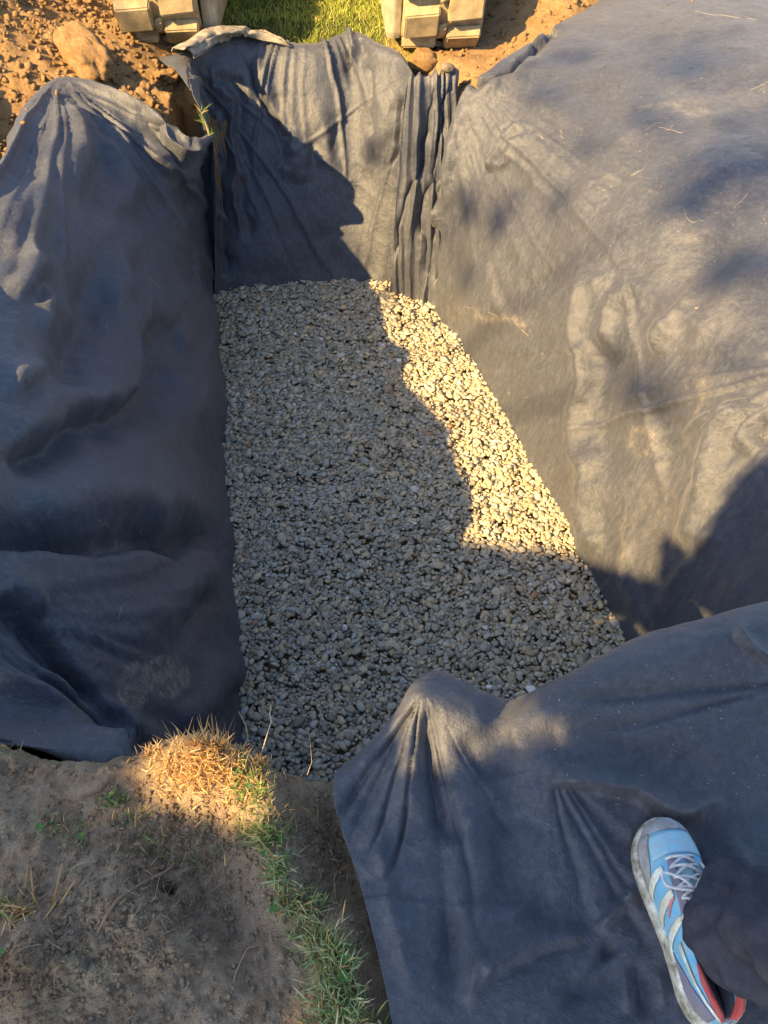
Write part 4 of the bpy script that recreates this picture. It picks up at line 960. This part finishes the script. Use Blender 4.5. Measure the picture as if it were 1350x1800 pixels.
def make_shoe():
    sh_v = [shoe_pt(i / 69, j / 60) for i in range(70) for j in range(61)]
    sh = mesh_obj('sneaker', sh_v, grid_faces(70, 61), M_BLUE, pe)
    sh.location = (0, 0, 0); sh.rotation_euler = (0, 0, yaw)
    # sole: rounded outline swept through a profile
    n = 72; ring = []
    for i in range(n):
        a = i / n * 2
        if a <= 1: s = a; sd = -1
        else: s = 2 - a; sd = 1
        s = 0.5 - 0.5 * math.cos(math.pi * s)
        w = np.interp(s, sk, wk) * 1.10 + 0.002; ring.append((np.interp(s, sk, ck) + sd * w, (s - 0.5) * SL * 1.04 + SL * 0.5))
    cx_, cy_ = 0, SL / 2; V = []; prof = ((0.0, 0.0, 0.95), (0.004, 0, 1.0), (0.014, 0, 1.015), (0.024, 0, 1.0), (0.029, 0, 0.97), (0.0305, 0, 0.90))
    for z, _, k in prof:
        for x, y in ring:
            sp = max(0, (y / SL - 0.85)) * 0.05 + max(0, 0.12 - y / SL) * 0.04
            hz = z * (1.25 if y / SL < 0.4 else 1.0 + 0.0 * y)
            V.append((x * k, cy_ + (y - cy_) * (1 - (1 - k) * 0.4), hz + sp))
    F = [(r * n + i, r * n + (i + 1) % n, (r + 1) * n + (i + 1) % n, (r + 1) * n + i) for r in range(len(prof) - 1) for i in range(n)]
    F += [tuple(range(n))[::-1], tuple(range((len(prof) - 1) * n, len(prof) * n))]
    mesh_obj('sole', V, F, M_SOLE, sh)
    for sd in (0, 1):
        C_ = (lambda c: c) if sd == 0 else (lambda c: 1 - c)
        overlay('toe_guard', [(.60, C_(.03)), (.70, C_(.03)), (.80, C_(.03)), (.90, C_(.04))], [(.62, C_(.08)), (.72, C_(.20)), (.82, C_(.24)), (.90, C_(.26))], M_GREY, sh)
        overlay('eyestay', [(.74, C_(.46)), (.73, C_(.38)), (.62, C_(.34)), (.52, C_(.33)), (.44, C_(.32))], [(.71, C_(.46)), (.68, C_(.43)), (.60, C_(.42)), (.52, C_(.415)), (.45, C_(.41))], M_LAV, sh, 0.002)
        overlay('heel_counter', [(.02, C_(.05)), (.10, C_(.04)), (.20, C_(.04)), (.34, C_(.04))], [(.02, C_(.24)), (.10, C_(.22)), (.20, C_(.18)), (.33, C_(.07))], M_LAV, sh)
        overlay('collar_lining', [(.005, C_(.30)), (.08, C_(.30)), (.16, C_(.30)), (.24, C_(.33))], [(.005, C_(.46)), (.08, C_(.42)), (.16, C_(.38)), (.24, C_(.355))], M_RED, sh, 0.002)
        overlay('collar_piping', [(.005, C_(.27)), (.08, C_(.255)), (.20, C_(.225)), (.34, C_(.20))], [(.005, C_(.30)), (.08, C_(.28)), (.20, C_(.255)), (.35, C_(.235))], M_WHT, sh, 0.0024, 16, 4)
        for k in range(3):
            s0 = .60 - .125 * k; w0 = .045
            overlay('side_stripe', [(s0 - w0 * .5, C_(.045)), (s0 + .018, C_(.13)), (s0 + .045, C_(.22)), (s0 + .075, C_(.31))], [(s0 + w0 * .55, C_(.045)), (s0 + .065, C_(.13)), (s0 + .09, C_(.22)), (s0 + .108, C_(.31))], M_WHT, sh, 0.0024)
        overlay('coral_patch', [(.535, C_(.30)), (.50, C_(.23)), (.47, C_(.19))], [(.60, C_(.32)), (.555, C_(.27)), (.49, C_(.19))], M_PINK, sh, 0.0016)
    overlay('toe_bumper', [(.90, .03), (.90, .25), (.905, .5), (.90, .75), (.90, .97)], [(.995, .03), (.995, .25), (.995, .5), (.995, .75), (.995, .97)], M_GREY, sh, 0.0016, 26, 8)
    overlay('vamp', [(.745, .25), (.76, .4), (.76, .5), (.76, .6), (.745, .75)], [(.885, .27), (.89, .4), (.893, .5), (.89, .6), (.885, .73)], M_LBLUE, sh, 0.0010, 24, 8)
    overlay('insole', [(.02, .44), (.2, .42), (.42, .43)], [(.02, .56), (.2, .58), (.42, .57)], M_TROU, sh, 0.002)
    overlay('tongue', [(.44, .43), (.55, .435), (.70, .455)], [(.44, .57), (.55, .565), (.70, .545)], M_LBLUE, sh, 0.0016, 16, 8)
    def lace(pts, r=0.0023):
        P = [Vector(p) for p in pts]; n = 22; Q = []
        A = np.array([p[:] for p in P]); Q = catmull(A, n)
        V, F = tube([tuple(q) for q in Q], r, 7); return mesh_obj('lace', V, F, M_LACE, sh)
    def lp(s, c, up=0.005): return shoe_pt(s, c) + shoe_n(s, c) * up
    for k in range(5):
        s = .475 + .052 * k
        lace([lp(s, .375, .002), lp(s + .012, .43, .006), lp(s + .03, .5, .009), lp(s + .045, .57, .006), lp(s + .052, .625, .002)])
        lace([lp(s, .625, .002), lp(s + .012, .57, .008), lp(s + .03, .5, .012), lp(s + .045, .43, .008), lp(s + .052, .375, .002)])
    lace([lp(.55, .5, .012), lp(.60, .42, .016), lp(.65, .33, .014), lp(.60, .31, .012), lp(.56, .38, .014), lp(.54, .48, .014)])
    lace([lp(.55, .5, .012), lp(.60, .58, .016), lp(.64, .68, .014), lp(.58, .70, .012), lp(.55, .62, .014), lp(.54, .52, .014)])
    lace([lp(.55, .5, .012), lp(.50, .44, .014), lp(.47, .36, .010), lp(.44, .33, .007)])
    lace([lp(.55, .5, .012), lp(.50, .56, .014), lp(.47, .62, .010)])
    return sh
shoe = make_shoe()
sh2 = shoe.copy(); C.objects.link(sh2); sh2.location = (0.50, -0.02, -0.012); sh2.rotation_euler = (0, 0, yaw - 0.35); sh2.scale = (-1, 1, 1)
for ch in shoe.children: c_ = ch.copy(); C.objects.link(c_); c_.parent = sh2
ox, oy, oz = heel.x, heel.y, 0.018
def rel(x, y, z): return (x - ox, y - oy, z - oz)
# one continuous body grown from a skeleton
J = {'pel': (.82, -.10, .93), 'spine': (.83, -.11, 1.12), 'chest': (.83, -.10, 1.33), 'neck': (.83, -.08, 1.47), 'head': (.82, -.03, 1.57), 'crown': (.82, -.03, 1.68),
     'lh': (.74, -.09, .90), 'lk': (.655, .14, .50), 'la': (.565, .302, .10), 'lt': (.535, .37, .055), 'rh': (.91, -.09, .90), 'rk': (.98, .10, .50), 'ra': (heel.x + .50, heel.y + .04, .11), 'rt': (heel.x + .55, heel.y + .14, .055),
     'ls': (.67, -.10, 1.41), 'le': (.60, -.12, 1.14), 'lw': (.68, .06, .98), 'rs': (.99, -.10, 1.41), 're': (1.07, -.12, 1.14), 'rw': (.99, .05, .98)}
rad = {'pel': .12, 'spine': .105, 'chest': .12, 'neck': .05, 'head': .078, 'crown': .055, 'lh': .085, 'lk': .055, 'la': .026, 'lt': .022, 'rh': .085, 'rk': .055, 'ra': .035, 'rt': .028, 'ls': .055, 'le': .04, 'lw': .027, 'rs': .055, 're': .04, 'rw': .027}
E_ = [('pel', 'spine'), ('spine', 'chest'), ('chest', 'neck'), ('neck', 'head'), ('head', 'crown'), ('pel', 'lh'), ('lh', 'lk'), ('lk', 'la'), ('la', 'lt'), ('pel', 'rh'), ('rh', 'rk'), ('rk', 'ra'), ('ra', 'rt'), ('chest', 'ls'), ('ls', 'le'), ('le', 'lw'), ('chest', 'rs'), ('rs', 're'), ('re', 'rw')]
for sd, w_ in (('l', 'lw'), ('r', 'rw')):
    wx, wy, wz = J[w_]
    for k in range(5):
        a = f'{sd}f{k}'; b = a + 'b'; x = wx + (k - 2) * 0.017
        J[a] = (x, wy + .07 - (0.02 if k in (0, 4) else 0), wz - .01); J[b] = (x, wy + .10 - (0.02 if k in (0, 4) else 0), wz - .03); rad[a] = .0095; rad[b] = .008; E_ += [(w_, a), (a, b)]
names = list(J); me = bpy.data.meshes.new('body'); me.from_pydata([rel(*J[k]) for k in names], [(names.index(a), names.index(b)) for a, b in E_], []); me.update()
bo = bpy.data.objects.new('body', me); C.objects.link(bo); bo.parent = pe; me.materials.append(M_SKIN)
sm = bo.modifiers.new('skin', 'SKIN'); sv = me.skin_vertices[0].data
for i, k in enumerate(names): sv[i].radius = (rad[k], rad[k]); sv[i].use_root = (k == 'pel')
ss = bo.modifiers.new('sub', 'SUBSURF'); ss.levels = 1; ss.render_levels = 2
def garment(name, path, radii, mat, wrinkle=0.006, n=48, m=90, seed=1, flat=1.0):
    A = catmull(np.array([p for p in path], float), m); Rr = catmull(np.array(radii, float)[:, None], m)[:, 0]; V = []
    for i in range(m):
        t = A[min(i + 1, m - 1)] - A[max(i - 1, 0)]; t = t / np.linalg.norm(t); a = np.cross(t, (0, 1, 0)); a /= np.linalg.norm(a); b = np.cross(t, a)
        for k in range(n):
            q = 2 * math.pi * k / n; cx, cy = math.cos(q), math.sin(q)
            f = fbm(np.array([cx * 1.4 + seed]), np.array([cy * 1.4]), np.array([i * 0.22]), 3, seed)[0]
            f2 = math.sin(i * 0.62 + 2.2 * cx + 1.5 * f) * max(0, 1 - i / 34)
            V.append(A[i] + (a * cx + b * cy * flat) * (Rr[i] + wrinkle * f * 1.5 + wrinkle * 0.8 * f2))
    F = [(i * n + k, i * n + (k + 1) % n, (i + 1) * n + (k + 1) % n, (i + 1) * n + k) for i in range(m - 1) for k in range(n)]
    o = mesh_obj(name, V, F, mat, pe); s_ = o.modifiers.new('cloth_thickness', 'SOLIDIFY'); s_.thickness = 0.003; return o
hem = Vector(pz(1284, 1662, 0.07))
garment('trouser_leg', [rel(hem.x + .034, hem.y - .004, .072), rel(hem.x + .022, hem.y - .002, .100), rel(hem.x + .01, hem.y + .0, .15), rel(.60, .24, .30), rel(.66, .14, .50), rel(.71, .02, .70), rel(.75, -.08, .90), rel(.80, -.10, .97)], [.044, .062, .084, .084, .088, .094, .11, .13], M_TROU, 0.015, 64, 120, 3)
garment('trouser_leg', [rel(J['ra'][0], J['ra'][1], .04), rel(J['ra'][0], J['ra'][1], .12), rel(1.01, .13, .3), rel(.98, .10, .50), rel(.94, -.02, .72), rel(.90, -.08, .90), rel(.84, -.10, .97)], [.075, .08, .082, .086, .095, .11, .13], M_TROU, 0.006, 40, 70, 9)
garment('jacket', [rel(.82, -.10, .84), rel(.82, -.10, 1.0), rel(.83, -.11, 1.15), rel(.83, -.10, 1.32), rel(.83, -.09, 1.43), rel(.83, -.08, 1.475)], [.185, .175, .165, .175, .12, .065], M_TROU, 0.008, 48, 60, 13, 0.75)
for sd in 'lr': garment('sleeve', [rel(J[sd + 's'][0] + (.04 if sd == 'l' else -.04), -.10, 1.42), rel(*J[sd + 's']), rel(*J[sd + 'e']), rel(*J[sd + 'w'])], [.06, .068, .056, .042], M_TROU, 0.005, 24, 40, 17)
V = IV3 * np.array([.085, .10, .105]); V = V[:, :] + np.array(rel(.82, -.045, 1.645)); keep = IV3[:, 2] + IV3[:, 1] * -0.9 > -0.1
idx = -np.ones(len(V), int); idx[keep] = np.arange(keep.sum()); Fh = IF3[keep[IF3].all(1)]
mesh_obj('hair', V[keep], idx[Fh], M_HAIR, pe)

# ------------------------------------------------------------------ unseen trees behind the photographer, leaves placed for their shade
M_LEAF = vcol_mat('leaf', 0.6, 0.3, 30, 0.2, 0, 0, 0.25)
M_BARK = dirty_mat('bark', (0.12, 0.09, 0.065), (0.07, 0.05, 0.04), 0.5, 12, 0.95, 0.1, 0.006)
def leaves(cents, size, rng, name, parent):
    n = len(cents); Cn = np.array(cents); A = rng.normal(size=(n, 3)); A /= np.linalg.norm(A, axis=1)[:, None]; B = rng.normal(size=(n, 3)); B -= (A * B).sum(1)[:, None] * A; B /= np.linalg.norm(B, axis=1)[:, None]
    s = (size * rng.uniform(0.7, 1.3, n))[:, None]; N = np.cross(A, B)
    q = [Cn - A * s, Cn + B * s * 0.45 + N * s * 0.1, Cn + A * s, Cn - B * s * 0.45 + N * s * 0.1]; V = np.stack(q, 1).reshape(-1, 3)
    F = np.arange(n * 4).reshape(n, 4); K = np.repeat(np.array([(0.055, 0.10, 0.03)]) * rng.uniform(0.6, 1.5, (n, 1)), 4, 0)
    return mesh_obj(name, V, F, M_LEAF, parent, smooth=False, cols=K)
rng = np.random.default_rng(77)
# nearer bushy tree, added unseen: crown shaped to the outline of the near shade
SHADE_OUTLINE = [(-5.0, -1.60), (-4.6, -1.60), (-4.15, -1.64), (-3.9, -1.68), (-3.7, -1.74), (-3.45, -1.76), (-3.29, -1.80), (-3.2, -1.60), (-3.12, -1.56), (-3.03, -1.66), (-2.85, -1.52), (-2.65, -1.33), (-2.45, -1.22), (-2.2, -1.18), (-2.0, -1.40), (-1.95, -2.2), (-2.3, -2.8), (-3.2, -2.95), (-4.3, -2.9), (-5.0, -2.5)]
SUN_GAPS = [(-3.64, -2.10, .17, .080), (-3.135, -1.945, .10, .075), (-2.975, -1.965, .022, .036), (-3.19, -2.02, .03, .03)]  # openings left in the leaves so sun patches reach the tuft and hump
cs = []
while len(cs) < 22000:
    q = rng.uniform((-6.5, -4.1), (-1.2, -1.1), (4000, 2)); q = q[poly_in(q[:, 0], q[:, 1], SHADE_OUTLINE)]
    for g_ in SUN_GAPS: q = q[((q[:, 0] - g_[0]) / (g_[2] + .025)) ** 2 + ((q[:, 1] - g_[1]) / (g_[3] + .025)) ** 2 > rng.uniform(0.75, 1.25, len(q))]
    z = rng.uniform(2.0, 3.3, len(q)); cs += [(a - SX * (zz - 3), b - SY * (zz - 3), zz) for (a, b), zz in zip(q, z)]
t1 = empty('shade_tree', (-3.2, -2.9, -0.05)); tag(t1, 'unseen leafy tree added behind the photographer to shade the near bank', 'tree')
leaves([(a + 3.2, b + 2.9, c + .05) for a, b, c in cs], 0.036, rng, 'crown', t1)
mesh_obj('trunk', *tube([(0, 0, -0.1), (0.05, 0.02, 0.9), (0.0, 0.1, 1.7), (0.1, 0.2, 2.5), (0.1, 0.3, 3.1)], [.13, .11, .09, .06, .02], 10), M_BARK, t1)
for k, (x, y, z) in enumerate(((0.9, 1.0, 2.3), (-1.0, .6, 2.6), (.7, -.9, 2.7), (-.6, 1.3, 2.5), (1.9, .3, 2.6))):
    mesh_obj('limb', *tube([(0.02, 0.06, 1.3 + .1 * k), (x * .5, y * .5, 1.3 + (z - 1.3) * .6), (x, y, z)], [.05, .035, .012], 7), M_BARK, t1)
# the farther open-crowned tree whose sparse clumps throw soft patches of shade
CL2 = [(-3.42, .74, .085, 1.3), (-3.52, .60, .07, 1.2), (-3.30, .52, .10, 1.1), (-3.12, .57, .07, 1.1), (-3.75, .55, .05, 1), (-3.80, .38, .05, 1), (-3.78, .22, .05, 1), (-2.83, .38, .06, 1.5), (-2.94, -.60, .07, 1.5), (-2.88, -.80, .11, 1.4), (-2.80, -.88, .06, 1.2),
       (-2.07, .22, .16, 1.3), (-2.22, .12, .10, 1.0), (-1.88, .36, .14, 1.0), (-2.20, -.33, .13, 1.2), (-2.05, -.28, .12, .9), (-2.12, .85, .16, .7), (-2.58, 1.19, .10, .8), (-2.32, -.76, .09, .8), (-2.5, .72, .12, .5), (-1.6, .5, .3, .8), (-1.7, 1.3, .3, .5), (-2.35, 1.6, .12, .5), (-2.7, 1.55, .08, .6),
       (-4.62, .60, .05, 1.6), (-4.62, .18, .07, 1.5), (-4.60, .34, .06, 1.2), (-3.9, 1.25, .10, .6), (-3.55, 1.1, .09, .6), (-4.50, 1.95, .12, 1.0), (-4.3, 2.3, .12, .9)]
cs = []; t2p = (-11.6, -4.6)
for qx, qy, r, den in CL2:
    z0 = rng.uniform(7.2, 8.6); n = int(den * math.pi * r * r / (0.05 * 0.05 * 0.9) * 1.3) + 3
    for _ in range(n):
        a = rng.normal(size=2) * r * 0.62; zz = z0 + rng.uniform(-.35, .35); cs.append((qx + a[0] - SX * (zz - 3) - t2p[0], qy + a[1] - SY * (zz - 3) - t2p[1], zz))
t2 = empty('shade_tree', (*t2p, 0)); tag(t2, 'tall open tree standing well behind the photographer, throwing soft shade patches', 'tree')
leaves(cs, 0.05, rng, 'crown', t2)
mesh_obj('trunk', *tube([(0, 0, -.3), (0.1, .1, 3), (-.1, .3, 5.5), (.2, .5, 8.4)], [.26, .21, .14, .04], 12), M_BARK, t2)
for k, (qx, qy, r, den) in enumerate(CL2):
    if k % 6 == 0:
        zz = 7.7; e_ = (qx - SX * (zz - 3) - t2p[0], qy - SY * (zz - 3) - t2p[1], zz); mesh_obj('limb', *tube([(0, .3, 5.2 + .06 * k), (e_[0] * .5, e_[1] * .5 + .2, 7.2), e_], [.04, .022, .008], 6), M_BARK, t2)
